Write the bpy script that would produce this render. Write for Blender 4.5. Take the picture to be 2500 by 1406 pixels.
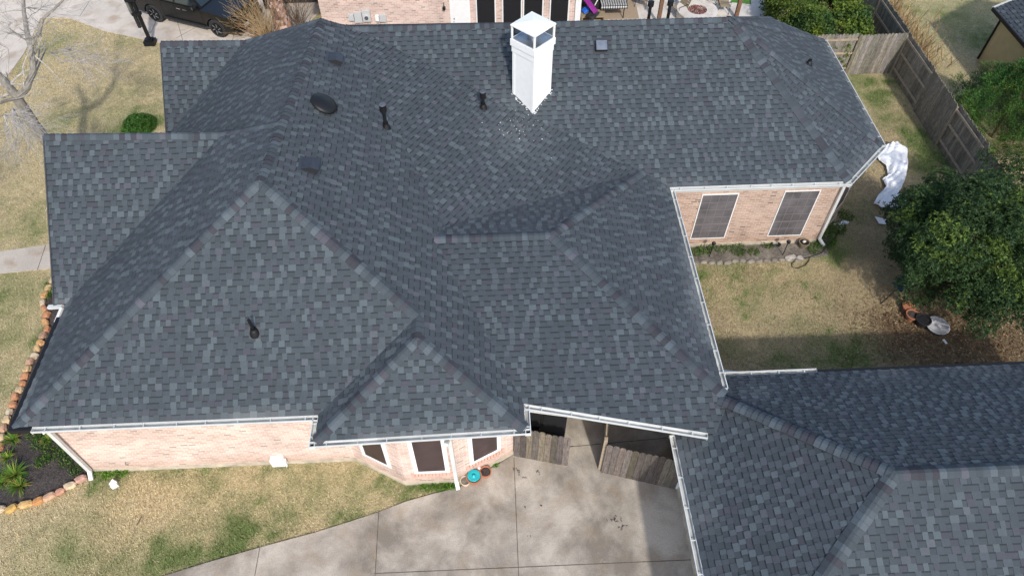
import bpy, math, random
import numpy as np
from mathutils import Vector
from mathutils.geometry import tessellate_polygon
random.seed(7); RNG = np.random.default_rng(11)
for o in list(bpy.data.objects): bpy.data.objects.remove(o)
scene = bpy.context.scene; COL = scene.collection
# ------------------------------------------------------------------ camera
CX, CY, FPX, HCAM = 1250.0, 703.0, 1750.0, 17.9
PIT, YAW = math.radians(51.3), math.radians(2.7)
cd = bpy.data.cameras.new('camera'); cam = bpy.data.objects.new('camera', cd); COL.objects.link(cam)
cam.location = (0, 0, HCAM); cam.rotation_euler = (math.radians(90) - PIT, 0, -YAW)
cd.sensor_width = 36; cd.lens = FPX / 2500 * 36; cd.clip_end = 600; cd.clip_start = 0.1
scene.camera = cam
# ------------------------------------------------------------------ world + sun
TS = np.array([0.21, -1.12, 1.0]); TS = TS / np.linalg.norm(TS)       # direction to the sun
w = bpy.data.worlds.new('World'); scene.world = w; w.use_nodes = True
wn = w.node_tree.nodes; wl = w.node_tree.links
sky = wn.new('ShaderNodeTexSky'); sky.sky_type = 'NISHITA'; sky.sun_disc = False
sky.sun_elevation = math.asin(TS[2]); sky.sun_rotation = math.atan2(TS[0], TS[1])
sky.air_density = 1.0; sky.dust_density = 1.5
wl.new(sky.outputs[0], wn['Background'].inputs[0]); wn['Background'].inputs[1].default_value = 0.15
sd = bpy.data.lights.new('sun', 'SUN'); sun = bpy.data.objects.new('sun', sd); COL.objects.link(sun)
sd.energy = 2.1; sd.angle = math.radians(2.5); sd.color = (1.0, 0.965, 0.91)
sun.rotation_euler = Vector(TS).to_track_quat('Z', 'Y').to_euler(); sun.location = (4, -20, 30)
scene.view_settings.view_transform = 'Standard'; scene.view_settings.look = 'None'
scene.view_settings.exposure = 0.66; scene.view_settings.gamma = 1
# ------------------------------------------------------------------ survey helpers (pixel of the photograph -> place on a known plane)
fw = np.array([math.sin(YAW)*math.cos(PIT), math.cos(YAW)*math.cos(PIT), -math.sin(PIT)])
rt = np.array([math.cos(YAW), -math.sin(YAW), 0.0]); upv = np.cross(rt, fw); CAM = np.array([0, 0, HCAM])
def ray(u, v): return fw*FPX + rt*(u-CX) + upv*(CY-v)
def at(u, v, z=0.0):
    d = ray(u, v); return CAM + d*((z-HCAM)/d[2])
def aty(u, v, y):
    d = ray(u, v); return CAM + d*(y/d[1])
def atx(u, v, x):
    d = ray(u, v); return CAM + d*(x/d[0])
def onp(u, v, pl):
    a, b, c = pl; n = np.array([-a, -b, 1.0]); d = ray(u, v); return CAM + d*((c-CAM@n)/(d@n))
def X3(*pls):
    A = np.array([[-a, -b, 1] for a, b, c in pls]); return np.linalg.solve(A, [c for _, _, c in pls])
def G(u, v): return tuple(at(u, v, 0)[:2])
V3 = lambda *a: np.array(a, float)
def nrm(v): v = np.asarray(v, float); return v/np.linalg.norm(v)
# ------------------------------------------------------------------ materials
def mat(name, col=(.5,.5,.5), rough=.8, metal=0, attr=False, spec=.5, noise=None, bump=None, coat=0, transl=0):
    m = bpy.data.materials.new(name); m.use_nodes = True; nt = m.node_tree; N = nt.nodes; L = nt.links
    b = N['Principled BSDF']; b.inputs['Roughness'].default_value = rough; b.inputs['Metallic'].default_value = metal
    b.inputs['Specular IOR Level'].default_value = spec; b.inputs['Coat Weight'].default_value = coat
    src = None
    if attr:
        a = N.new('ShaderNodeAttribute'); a.attribute_name = 'Col'; src = a.outputs['Color']
    else:
        r = N.new('ShaderNodeRGB'); r.outputs[0].default_value = (*col, 1); src = r.outputs[0]
    if noise:
        tc = N.new('ShaderNodeTexCoord')
        for sc, amt, det in noise:
            n = N.new('ShaderNodeTexNoise'); n.inputs['Scale'].default_value = sc; n.inputs['Detail'].default_value = det
            L.new(tc.outputs['Object'], n.inputs['Vector'])
            mr = N.new('ShaderNodeMapRange'); mr.inputs['From Min'].default_value = .3; mr.inputs['From Max'].default_value = .7
            mr.inputs['To Min'].default_value = 1-amt; mr.inputs['To Max'].default_value = 1+amt
            L.new(n.outputs['Fac'], mr.inputs['Value'])
            mx = N.new('ShaderNodeVectorMath'); mx.operation = 'SCALE'; L.new(src, mx.inputs[0]); L.new(mr.outputs[0], mx.inputs['Scale']); src = mx.outputs[0]
    if bump:
        tc = N.new('ShaderNodeTexCoord'); n = N.new('ShaderNodeTexNoise'); n.inputs['Scale'].default_value = bump[0]; n.inputs['Detail'].default_value = 4
        L.new(tc.outputs['Object'], n.inputs['Vector']); bp = N.new('ShaderNodeBump'); bp.inputs['Strength'].default_value = bump[1]; bp.inputs['Distance'].default_value = bump[2]
        L.new(n.outputs['Fac'], bp.inputs['Height']); L.new(bp.outputs[0], b.inputs['Normal'])
    L.new(src, b.inputs['Base Color'])
    if transl:
        t = N.new('ShaderNodeBsdfTranslucent'); L.new(src, t.inputs['Color']); ms = N.new('ShaderNodeMixShader'); ms.inputs[0].default_value = transl
        L.new(b.outputs[0], ms.inputs[1]); L.new(t.outputs[0], ms.inputs[2]); L.new(ms.outputs[0], N['Material Output'].inputs[0])
    return m
def wood_mat(name):
    m = mat(name, attr=True, rough=.95, noise=[(9,.2,4)]); nt = m.node_tree; N = nt.nodes; L = nt.links; b = N['Principled BSDF']; src = b.inputs['Base Color'].links[0].from_socket
    tc = N.new('ShaderNodeTexCoord'); mp = N.new('ShaderNodeMapping'); mp.inputs['Scale'].default_value = (34, 34, 1.6); L.new(tc.outputs['Object'], mp.inputs['Vector'])
    n = N.new('ShaderNodeTexNoise'); n.inputs['Scale'].default_value = 1.6; n.inputs['Detail'].default_value = 5; n.inputs['Roughness'].default_value = .65; n.inputs['Distortion'].default_value = .6; L.new(mp.outputs[0], n.inputs['Vector'])
    r = N.new('ShaderNodeMapRange'); r.inputs['From Min'].default_value = .32; r.inputs['From Max'].default_value = .66; r.inputs['To Min'].default_value = .38; r.inputs['To Max'].default_value = 1.45; L.new(n.outputs['Fac'], r.inputs['Value'])
    s = N.new('ShaderNodeVectorMath'); s.operation = 'SCALE'; L.new(src, s.inputs[0]); L.new(r.outputs[0], s.inputs['Scale']); L.new(s.outputs[0], b.inputs['Base Color'])
    return m
def brick_mat(name, c1, c2, mortar, c3, stain=0.0):
    m = bpy.data.materials.new(name); m.use_nodes = True; nt = m.node_tree; N = nt.nodes; L = nt.links
    b = N['Principled BSDF']; b.inputs['Roughness'].default_value = .9
    uv = N.new('ShaderNodeUVMap'); uv.uv_map = 'UVMap'
    br = N.new('ShaderNodeTexBrick'); L.new(uv.outputs[0], br.inputs['Vector'])
    br.inputs['Scale'].default_value = 1; br.inputs['Brick Width'].default_value = .205; br.inputs['Row Height'].default_value = .076
    br.inputs['Mortar Size'].default_value = .011; br.inputs['Mortar Smooth'].default_value = .1; br.inputs['Bias'].default_value = -.1
    br.inputs['Color1'].default_value = (*c1, 1); br.inputs['Color2'].default_value = (*c2, 1); br.inputs['Mortar'].default_value = (*mortar, 1)
    # a few darker bricks
    br2 = N.new('ShaderNodeTexBrick'); L.new(uv.outputs[0], br2.inputs['Vector'])
    for k in ('Scale','Brick Width','Row Height'): br2.inputs[k].default_value = br.inputs[k].default_value
    br2.inputs['Mortar Size'].default_value = 0; br2.inputs['Bias'].default_value = 0
    br2.inputs['Color1'].default_value = (0,0,0,1); br2.inputs['Color2'].default_value = (1,1,1,1)
    gt = N.new('ShaderNodeMath'); gt.operation = 'GREATER_THAN'; gt.inputs[1].default_value = .965; L.new(br2.outputs['Color'], gt.inputs[0])
    inv = N.new('ShaderNodeMath'); inv.operation = 'SUBTRACT'; inv.inputs[0].default_value = 1; L.new(br.outputs['Fac'], inv.inputs[1])
    mu = N.new('ShaderNodeMath'); mu.operation = 'MULTIPLY'; L.new(gt.outputs[0], mu.inputs[0]); L.new(inv.outputs[0], mu.inputs[1])
    mx = N.new('ShaderNodeMix'); mx.data_type = 'RGBA'; L.new(mu.outputs[0], mx.inputs[0]); L.new(br.outputs['Color'], mx.inputs[6]); mx.inputs[7].default_value = (*c3, 1)
    no = N.new('ShaderNodeTexNoise'); no.inputs['Scale'].default_value = 1.3; no.inputs['Detail'].default_value = 5; L.new(uv.outputs[0], no.inputs['Vector'])
    mr = N.new('ShaderNodeMapRange'); mr.inputs['From Min'].default_value = .3; mr.inputs['From Max'].default_value = .7; mr.inputs['To Min'].default_value = .84; mr.inputs['To Max'].default_value = 1.14
    L.new(no.outputs['Fac'], mr.inputs['Value'])
    sc = N.new('ShaderNodeVectorMath'); sc.operation = 'SCALE'; L.new(mx.outputs[2], sc.inputs[0]); L.new(mr.outputs[0], sc.inputs['Scale'])
    # splash staining in the lowest courses (v < .5 m): real dirt on the wall
    sp = N.new('ShaderNodeSeparateXYZ'); L.new(uv.outputs[0], sp.inputs[0])
    st = N.new('ShaderNodeMapRange'); st.inputs['From Min'].default_value = .55; st.inputs['From Max'].default_value = .1; st.inputs['To Min'].default_value = 0; st.inputs['To Max'].default_value = stain
    L.new(sp.outputs['Y'], st.inputs['Value'])
    n2 = N.new('ShaderNodeTexNoise'); n2.inputs['Scale'].default_value = 2.2; L.new(uv.outputs[0], n2.inputs['Vector'])
    m2 = N.new('ShaderNodeMath'); m2.operation = 'MULTIPLY'; m2.use_clamp = True; L.new(st.outputs[0], m2.inputs[0]); L.new(n2.outputs['Fac'], m2.inputs[1])
    mx2 = N.new('ShaderNodeMix'); mx2.data_type = 'RGBA'; L.new(m2.outputs[0], mx2.inputs[0]); L.new(sc.outputs[0], mx2.inputs[6]); mx2.inputs[7].default_value = (.34,.19,.10,1)
    L.new(mx2.outputs[2], b.inputs['Base Color'])
    bp = N.new('ShaderNodeBump'); bp.inputs['Strength'].default_value = .6; bp.inputs['Distance'].default_value = .008; bp.invert = True
    L.new(br.outputs['Fac'], bp.inputs['Height']); L.new(bp.outputs[0], b.inputs['Normal'])
    return m
def concrete_mat(name, c, cdark, stain=.5, warm=(.3,.2,.12)):
    m = bpy.data.materials.new(name); m.use_nodes = True; nt = m.node_tree; N = nt.nodes; L = nt.links
    b = N['Principled BSDF']; b.inputs['Roughness'].default_value = .85
    tc = N.new('ShaderNodeTexCoord'); co = tc.outputs['Object']
    def noise(s, d, dist=0, rough=.5):
        n = N.new('ShaderNodeTexNoise'); n.inputs['Scale'].default_value = s; n.inputs['Detail'].default_value = d; n.inputs['Distortion'].default_value = dist; n.inputs['Roughness'].default_value = rough
        L.new(co, n.inputs['Vector']); return n.outputs['Fac']
    def ramp(f, a, b_, lo=0, hi=1):
        r = N.new('ShaderNodeMapRange'); r.inputs['From Min'].default_value = a; r.inputs['From Max'].default_value = b_; r.inputs['To Min'].default_value = lo; r.inputs['To Max'].default_value = hi
        L.new(f, r.inputs['Value']); return r.outputs[0]
    def mix(f, a, b_):
        x = N.new('ShaderNodeMix'); x.data_type = 'RGBA'; L.new(f, x.inputs[0])
        for s, i in ((a, 6), (b_, 7)):
            if isinstance(s, tuple): x.inputs[i].default_value = (*s, 1)
            else: L.new(s, x.inputs[i])
        return x.outputs[2]
    s = mix(ramp(noise(.55, 7, .25, .66), .40, .62, 0, stain), c, cdark)
    s = mix(ramp(noise(1.7, 4, .3), .50, .75, 0, .6), s, warm)
    s = mix(ramp(noise(2.9, 6, 0, .7), .62, .82, 0, .5), s, tuple(min(1, k*1.35) for k in c))
    sc = N.new('ShaderNodeVectorMath'); sc.operation = 'SCALE'; L.new(s, sc.inputs[0]); L.new(ramp(noise(38, 3), .3, .7, .86, 1.14), sc.inputs['Scale'])
    sp = N.new('ShaderNodeTexVoronoi'); sp.inputs['Scale'].default_value = 5.5; L.new(co, sp.inputs['Vector'])
    s2 = mix(ramp(sp.outputs['Distance'], .045, .03), sc.outputs[0], tuple(k*.35 for k in c))
    L.new(s2, b.inputs['Base Color'])
    bp = N.new('ShaderNodeBump'); bp.inputs['Strength'].default_value = .3; bp.inputs['Distance'].default_value = .004; L.new(noise(60, 4), bp.inputs['Height']); L.new(bp.outputs[0], b.inputs['Normal'])
    return m
M = dict(
 shingle=mat('shingle', attr=True, rough=.95, spec=.25, noise=[(90,.22,3),(1.1,.06,3)], bump=(160,.5,.004)),
 deck=mat('roof_deck', (.05,.052,.058), .95),
 white=mat('white_paint', (.80,.80,.78), .5, noise=[(6,.03,3)]),
 gutter=mat('gutter_metal', (.60,.61,.59), .42, noise=[(3,.07,4)]),
 gutter_in=mat('gutter_trough', (.46,.46,.42), .7, noise=[(2.2,.4,5)]),
 lid=mat('cap_lid', (.085,.095,.11), .6), black=mat('black_metal', (.009,.009,.010), .5, spec=.35),
 matte_black=mat('matte_black', (.014,.014,.016), .75),
 vent=mat('vent_grey', (.032,.036,.044), .45, noise=[(9,.12,3)]),
 brick=brick_mat('pink_brick', (.68,.50,.42), (.50,.305,.25), (.66,.59,.52), (.36,.26,.22), .75),
 brick_b=brick_mat('rear_brick', (.52,.36,.28), (.37,.215,.16), (.54,.46,.38), (.22,.15,.13), .7),
 concrete=concrete_mat('driveway_concrete', (.46,.405,.335), (.20,.172,.138), 1.0, (.27,.20,.13)),
 concrete_f=concrete_mat('pale_concrete', (.60,.52,.43), (.42,.37,.31), .6),
 concrete_w=concrete_mat('walk_concrete', (.48,.42,.35), (.36,.31,.26), .5),
 paver=concrete_mat('patio_paver', (.66,.61,.54), (.46,.42,.37), .5),
 slab=mat('slab_edge', (.46,.40,.31), .9, noise=[(4,.25,4)]),
 joint=mat('joint', (.10,.088,.065), .95, noise=[(9,.4,3)]),
 screen=mat('solar_screen', (.115,.107,.112), .55, spec=.4, noise=[(2.5,.35,4)]),
 screen2=mat('brown_screen', (.05,.032,.032), .45, spec=.5, noise=[(3,.3,4)]),
 mullion=mat('mullion', (.21,.185,.185), .6),
 dark=mat('dark_void', (.006,.006,.007), .9),
 wood=wood_mat('fence_board'),
 rail=mat('fence_rail', (.34,.27,.19), .9, noise=[(10,.22,4)]),
 mulch=mat('mulch', (.060,.048,.042), .98, noise=[(24,.6,4),(2,.3,3)], bump=(30,1,.03)),
 soil=mat('soil', (.15,.13,.105), .98, noise=[(16,.35,4),(2.2,.4,3)], bump=(20,1,.02)),
 grassbase=mat('lawn', attr=True, rough=.98, spec=.1, noise=[(28,.24,4),(7,.15,3)], bump=(45,1,.03)),
 blade=mat('grass_blade', attr=True, rough=.85, spec=.15, transl=.2),
 leaf=mat('leaf', attr=True, rough=.62, spec=.25, transl=.22),
 twig=mat('twig', attr=True, rough=.9, noise=[(12,.3,4)]),
 stone=mat('edging_stone', attr=True, rough=.9, noise=[(9,.3,5)], bump=(12,.6,.02)),
 terracotta=mat('terracotta', (.42,.16,.085), .8, noise=[(9,.16,3)]),
 turquoise=mat('turquoise_glaze', (.01,.42,.46), .2, spec=.7),
 cream=mat('cream_ceramic', (.62,.50,.36), .6, noise=[(8,.1,3)]),
 urn=mat('urn_stone', (.20,.16,.105), .7, noise=[(10,.25,3)]),
 plastic=mat('plastic_sheet', (.88,.89,.9), .5, spec=.4, transl=.08),
 carpaint=mat('car_paint', (.005,.005,.005), .32, spec=.35, coat=.25),
 glass=mat('car_glass', (.02,.03,.035), .04, spec=.8), tyre=mat('tyre', (.02,.02,.021), .85), rim=mat('rim', (.012,.012,.014), .3, metal=.6),
 chrome=mat('chrome', (.8,.8,.8), .12, metal=1), plate=mat('plate', (.7,.7,.72), .5),
 bark=mat('pine_bark', attr=True, rough=.95, bump=(14,1,.05)),
 stucco=mat('yellow_siding', (.46,.33,.15), .85, noise=[(3,.08,4)]),
 metalgrey=mat('galvanised', (.35,.37,.39), .3, metal=.8, noise=[(4,.2,3)]),
 woodpost=mat('patio_post', (.16,.085,.05), .8, noise=[(12,.25,3)]),
 fabric=mat('chair_fabric', (.27,.21,.13), .9), lava=mat('lava_rock', attr=True, rough=.9),
 cloth=mat('gingham_cloth', attr=True, rough=.9), blue=mat('blue_tarp', (.02,.055,.13), .6),
 fabric_blue=mat('blue_fabric', (.01,.12,.55), .7), fabric_purple=mat('magenta_fabric', (.22,.01,.2), .7),
 utility=mat('utility_grey', (.5,.51,.5), .5), dish=mat('dish_metal', (.45,.44,.44), .5, noise=[(7,.2,3)]),
 paint_fleck=mat('paint_fleck', (.75,.75,.74), .8), turf=mat('green_turf', (.06,.17,.02), .9, noise=[(30,.3,3)]), rug=mat('outdoor_rug', (.34,.26,.18), .95, noise=[(20,.12,3)]),
)
# ------------------------------------------------------------------ mesh builder
class MB:
    def __init__(s): s.v = []; s.f = []; s.c = []; s.uv = []; s.mi = []; s.mats = []; s.sm = False
    def m(s, name):
        if name not in s.mats: s.mats.append(name)
        return s.mats.index(name)
    def face(s, pts, m='white', c=None, uv=None):
        n = len(s.v); s.v += [tuple(map(float, p)) for p in pts]; s.f.append(tuple(range(n, n+len(pts))))
        s.c.append(c); s.uv.append(uv); s.mi.append(s.m(m))
    def box(s, c, size, m='white', rz=0, col=None, ax=None):
        """centre, size; ax = 3 unit axes"""
        c = np.array(c, float); hx, hy, hz = [k/2 for k in size]
        if ax is None:
            a = np.array([math.cos(rz), math.sin(rz), 0]); b = np.array([-math.sin(rz), math.cos(rz), 0]); e = np.array([0, 0, 1.])
        else: a, b, e = [np.array(k, float) for k in ax]
        P = [c + sx*a*hx + sy*b*hy + sz*e*hz for sz in (-1, 1) for sx, sy in ((-1,-1),(1,-1),(1,1),(-1,1))]
        for q in ((3,2,1,0),(4,5,6,7),(0,1,5,4),(1,2,6,5),(2,3,7,6),(3,0,4,7)): s.face([P[k] for k in q], m, col)
    def bar(s, p, q, wd, ht, m='white', col=None, up=(0,0,1)):
        p = np.array(p, float); q = np.array(q, float); d = q-p; L = np.linalg.norm(d); d = d/L
        up = np.array(up, float)
        if abs(d@up) > .98: up = np.array([1., 0, 0])
        b = nrm(np.cross(up, d)); e = np.cross(d, b)
        s.box((p+q)/2, (L, wd, ht), m, col=col, ax=(d, b, e))
    def tube(s, pts, rad, m='black', n=8, col=None, cap=True):
        pts = [np.array(p, float) for p in pts]; rs = rad if isinstance(rad, (list, tuple)) else [rad]*len(pts)
        base = len(s.v); ref = np.array([.31, .17, .93])
        for i, p in enumerate(pts):
            d = nrm(pts[min(i+1, len(pts)-1)] - pts[max(i-1, 0)])
            a = np.cross(d, ref)
            if np.linalg.norm(a) < .1: a = np.cross(d, [1, 0, 0])
            a = nrm(a); b = np.cross(d, a)
            for k in range(n):
                t = 2*math.pi*k/n; s.v.append(tuple(p + rs[i]*(a*math.cos(t) + b*math.sin(t))))
        mi = s.m(m)
        for i in range(len(pts)-1):
            for k in range(n):
                s.f.append((base+i*n+k, base+i*n+(k+1)%n, base+(i+1)*n+(k+1)%n, base+(i+1)*n+k)); s.c.append(col); s.uv.append(None); s.mi.append(mi)
        if cap:
            for i in (0, len(pts)-1):
                s.f.append(tuple(base+i*n+k for k in (range(n) if i else reversed(range(n))))); s.c.append(col); s.uv.append(None); s.mi.append(mi)
    def lathe(s, c, prof, m='terracotta', n=20, col=None):
        """prof: list of (radius, z)"""
        c = np.array(c, float); base = len(s.v); mi = s.m(m)
        for r, z in prof:
            for k in range(n):
                t = 2*math.pi*k/n; s.v.append((c[0]+r*math.cos(t), c[1]+r*math.sin(t), c[2]+z))
        for i in range(len(prof)-1):
            for k in range(n):
                s.f.append((base+i*n+k, base+i*n+(k+1)%n, base+(i+1)*n+(k+1)%n, base+(i+1)*n+k)); s.c.append(col); s.uv.append(None); s.mi.append(mi)
    def build(s, name, parent=None, smooth=False, autosm=False):
        me = bpy.data.meshes.new(name); me.from_pydata(s.v, [], s.f)
        for k in s.mats: me.materials.append(M[k])
        me.polygons.foreach_set('material_index', s.mi)
        if any(c is not None for c in s.c):
            at_ = me.color_attributes.new('Col', 'FLOAT_COLOR', 'CORNER'); arr = []
            for f, c in zip(s.f, s.c):
                c = c if c is not None else (.5, .5, .5); arr += [c[0], c[1], c[2], 1.0]*len(f)
            at_.data.foreach_set('color', arr)
        if any(u is not None for u in s.uv):
            ul = me.uv_layers.new(name='UVMap'); arr = []
            for f, u in zip(s.f, s.uv):
                if u is None: arr += [0, 0]*len(f)
                else:
                    for q in u: arr += [q[0], q[1]]
            ul.data.foreach_set('uv', arr)
        if smooth: me.polygons.foreach_set('use_smooth', [True]*len(me.polygons))
        me.update(); o = bpy.data.objects.new(name, me); COL.objects.link(o)
        if parent is not None: o.parent = parent; o.matrix_parent_inverse = parent.matrix_basis.inverted()
        return o
def raw_mesh(name, V, F, matname, cols=None, parent=None, smooth=False):
    """V (n,3) array, F (m,k) array, cols (m,3) per-face"""
    V = np.asarray(V, np.float32); F = np.asarray(F, np.int32); k = F.shape[1]; me = bpy.data.meshes.new(name)
    me.vertices.add(len(V)); me.vertices.foreach_set('co', V.ravel()); me.loops.add(F.size); me.loops.foreach_set('vertex_index', F.ravel())
    me.polygons.add(len(F)); me.polygons.foreach_set('loop_start', np.arange(0, F.size, k, dtype=np.int32)); me.polygons.foreach_set('loop_total', np.full(len(F), k, np.int32))
    me.update(calc_edges=True); me.materials.append(M[matname])
    if cols is not None:
        a = me.color_attributes.new('Col', 'FLOAT_COLOR', 'CORNER'); c = np.ones((len(F), k, 4), np.float32); c[:, :, :3] = np.asarray(cols, np.float32)[:, None, :]
        a.data.foreach_set('color', c.ravel())
    if smooth: me.polygons.foreach_set('use_smooth', [True]*len(F))
    o = bpy.data.objects.new(name, me); COL.objects.link(o)
    if parent is not None: o.parent = parent; o.matrix_parent_inverse = parent.matrix_basis.inverted()
    return o
def tag(o, label, cat, group=None, kind=None):
    if label: o['label'] = label
    if cat: o['category'] = cat
    if group: o['group'] = group
    if kind: o['kind'] = kind
    return o
def struct(o): o['kind'] = 'structure'; return o
def thing(name, loc, label, cat, group=None):
    o = bpy.data.objects.new(name, None); COL.objects.link(o); o.location = tuple(map(float, loc)); o.empty_display_size = .2
    bpy.context.view_layer.update(); return tag(o, label, cat, group)
def copy_tree(o, parent=None):
    c = o.copy(); COL.objects.link(c)
    if parent is not None: c.parent = parent
    for ch in list(o.children): copy_tree(ch, c)
    return c
def inpoly(x, y, poly):
    x = np.asarray(x); y = np.asarray(y); r = np.zeros(x.shape, bool); n = len(poly)
    for i in range(n):
        x0, y0 = poly[i]; x1, y1 = poly[(i+1) % n]
        if y0 == y1: continue
        c = ((y0 > y) != (y1 > y)) & (x < (x1-x0)*(y-y0)/(y1-y0)+x0); r ^= c
    return r
def vnoise(x, y, s, seed=0):
    """smooth value noise 0..1"""
    x = np.asarray(x)*s; y = np.asarray(y)*s; xi = np.floor(x).astype(np.int64); yi = np.floor(y).astype(np.int64); fx = x-xi; fy = y-yi
    fx = fx*fx*(3-2*fx); fy = fy*fy*(3-2*fy)
    def h(a, b):
        n = (a*374761393 + b*668265263 + seed*974634777) & 0xffffffff; n = ((n ^ (n >> 13))*1274126177) & 0xffffffff; return ((n ^ (n >> 16)) & 0xffff)/65535.
    return (h(xi, yi)*(1-fx)+h(xi+1, yi)*fx)*(1-fy) + (h(xi, yi+1)*(1-fx)+h(xi+1, yi+1)*fx)*fy
# ================================================================== GROUND
drive_poly = [G(1253,1112)] + [G(*p) for p in [(1205,1140),(1150,1175),(1120,1190),(1060,1205),(990,1225),(925,1250),(850,1275),(770,1300),(640,1335),(500,1375),(400,1406),(250,1450)]] + [(-9.9,1.0),(4.72,1.0),(4.72,9.0),(4.9,11.1),(.44,11.1)]
walk_poly = [(-30.0,14.6),(-30.0,15.4),G(0,615),G(130,596),(-10.4,17.6),(-10.4,16.4),G(132,655),G(0,668)]
walk_poly = [G(-400,700),G(-400,640),G(0,615),G(130,596),(-11.5,17.5),(-11.5,16.4),G(132,655),G(0,668)]
front_poly = [G(*p) for p in [(-60,235),(0,212),(60,130),(100,45),(170,45),(250,75),(385,105),(450,112),(620,108),(700,85),(760,50)]] + [(-6.0,34),(-6.0,60),(-40,60),(-40,27)]
bed_poly = [G(*p) for p in [(129,675),(107,730),(112,765),(113,815),(85,865),(65,900),(50,945),(22,1000),(5,1050),(-25,1110),(-30,1190),(0,1240),(60,1232),(120,1210),(162,1183),(205,1160)]] + [(-10.72,8.6),(-10.72,15.5)]
backbed_poly = [(5.0,15.85),(11.1,15.85),(11.7,16.3),(11.2,15.2),(10.07,15.05),(8.4,15.02),(6.79,15.06),(5.0,15.1)]
patio_poly = [(-6.2,24.0),(11.4,24.0),(12.3,25.6),(13.2,27.2),(13.4,31),(13.2,40),(-6.2,40)]
# green patches: (pixel u, v, radius m, strength)
GP = [(600,1305,.55,.9),(660,1290,.35,.8),(420,1335,.5,.8),(330,1350,.5,.5),(470,1370,.7,.6),(160,1385,.9,.4),(240,1160,.3,.9),(300,1150,.35,.8),(380,1145,.3,.6),(470,1150,.3,.5),
 (560,1140,.3,.5),(880,1150,.3,.5),(940,1170,.25,.6),(1070,1185,.35,1.),(1110,1182,.25,1.),(1020,1190,.3,.8),(990,1195,.25,.6),(690,1255,.2,.4),(770,1160,.2,.5),(860,1265,.25,.5),(700,1135,.3,.4),
 (100,830,.35,.8),(60,930,.4,.5),(20,1050,.4,.6),(40,1130,.6,.6),(340,308,.5,.9),(300,320,.4,.7),(370,300,.4,.8),(110,690,.3,.7),(60,600,.4,.4),(350,280,.6,.5),(130,110,.9,.4),
 (20,700,.8,.45),(30,810,.7,.3),(80,560,.5,.35),(20,560,.6,.3),(200,900,.5,.2),(150,300,.9,.3),
 (2100,200,.6,.7),(2140,240,.6,.9),(2160,200,.5,.7),(2150,290,.6,.5),(2240,330,.6,.8),(2290,380,.8,.9),(2250,410,.6,.6),(2320,400,.6,.8),(2120,210,.4,.6),(2080,215,.4,.6),(2200,290,.5,.5),
 (1720,665,.35,.7),(1790,650,.4,.6),(1860,660,.3,.4),(1890,650,.3,.5),(1960,660,.3,.3),(1740,720,.4,.45),(2000,560,.5,.9),(2040,600,.6,.8),(2010,620,.4,.8),(2080,520,.5,.4),
 (2080,860,.6,.8),(2040,880,.5,.7),(2150,850,.5,.5),(1900,880,.6,.5),(1800,860,.6,.4),(1840,720,.8,.35),(1830,760,.5,.3),(1980,800,.8,.25),(1760,840,.5,.35),(2000,720,.8,.2),
 (2230,20,.8,.4),(2330,40,1.6,.5),(2400,100,1.2,.4),(2260,180,.6,.5),(2330,90,1.3,.3)]
GP += [(u_, v_, .10, 1.) for u_, v_ in ((1783,672),(1800,702),(1845,722),(1868,732),(1912,698),(1950,690),(1978,722),(1808,735),(1835,765),(2000,760),(2030,800),(1880,790))]
GP += [(520,1350,.35,.7),(560,1330,.4,.7),(700,1270,.3,.5),(820,1262,.3,.6),(900,1248,.25,.6),(980,1222,.25,.6),(300,1395,.5,.6),(360,1390,.5,.7),(640,1150,.25,.5),(500,1200,.5,.25),(760,1200,.5,.3),(230,1250,.4,.3),(880,1200,.4,.35)]
GPW = [(*at(u, v)[:2], r, s) for u, v, r, s in GP]
DP = [(*at(u, v)[:2], r) for u, v, r in [(2350,860,2.2),(2230,800,1.1),(2480,880,2.0),(2450,840,1.5),(2200,850,.7)]]   # leaf litter
def lawn_color(x, y):
    x = np.asarray(x, float); y = np.asarray(y, float)
    g = np.zeros_like(x)
    wx = x + (vnoise(x, y, 2.1, 5)-.5)*.7; wy = y + (vnoise(x, y, 2.1, 6)-.5)*.7
    for px, py, r, s in GPW: g = np.maximum(g, s*np.exp(-((wx-px)**2+(wy-py)**2)/(r*r)))
    n = vnoise(x, y, .55, 1)*.42 + vnoise(x, y, 1.7, 2)*.3 + vnoise(x, y, 5.5, 3)*.28
    g = np.clip(g*1.4*(0.55+.9*vnoise(x, y, 4.1, 9)) + np.clip((n-.52)*1.9, 0, .36), 0, 1)
    right = np.clip((x-4)/2, 0, 1)*np.clip((24-y)/2, 0, 1)
    tan = np.array([.67,.54,.32]); tan2 = np.array([.54,.465,.26]); grn = np.array([.20,.25,.085]); rtan = np.array([.60,.47,.28])
    k = vnoise(x, y, .9, 4)[..., None]
    c = tan*(1-k*.55) + tan2*(k*.55); c = c*(1-right[..., None]*.75) + rtan*(1-.35*vnoise(x, y, 1.3, 12)[..., None])*right[..., None]*.75
    c = c*(1-g[..., None]) + grn*g[..., None]
    d = np.zeros_like(x)
    for px, py, r in DP: d = np.maximum(d, np.exp(-((wx-px)**2+(wy-py)**2)/(r*r)))
    d = np.clip(d*1.5, 0, 1)[..., None]
    c = c*(1-d*.8) + np.array([.19,.13,.075])*d*.8
    return c
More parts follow.
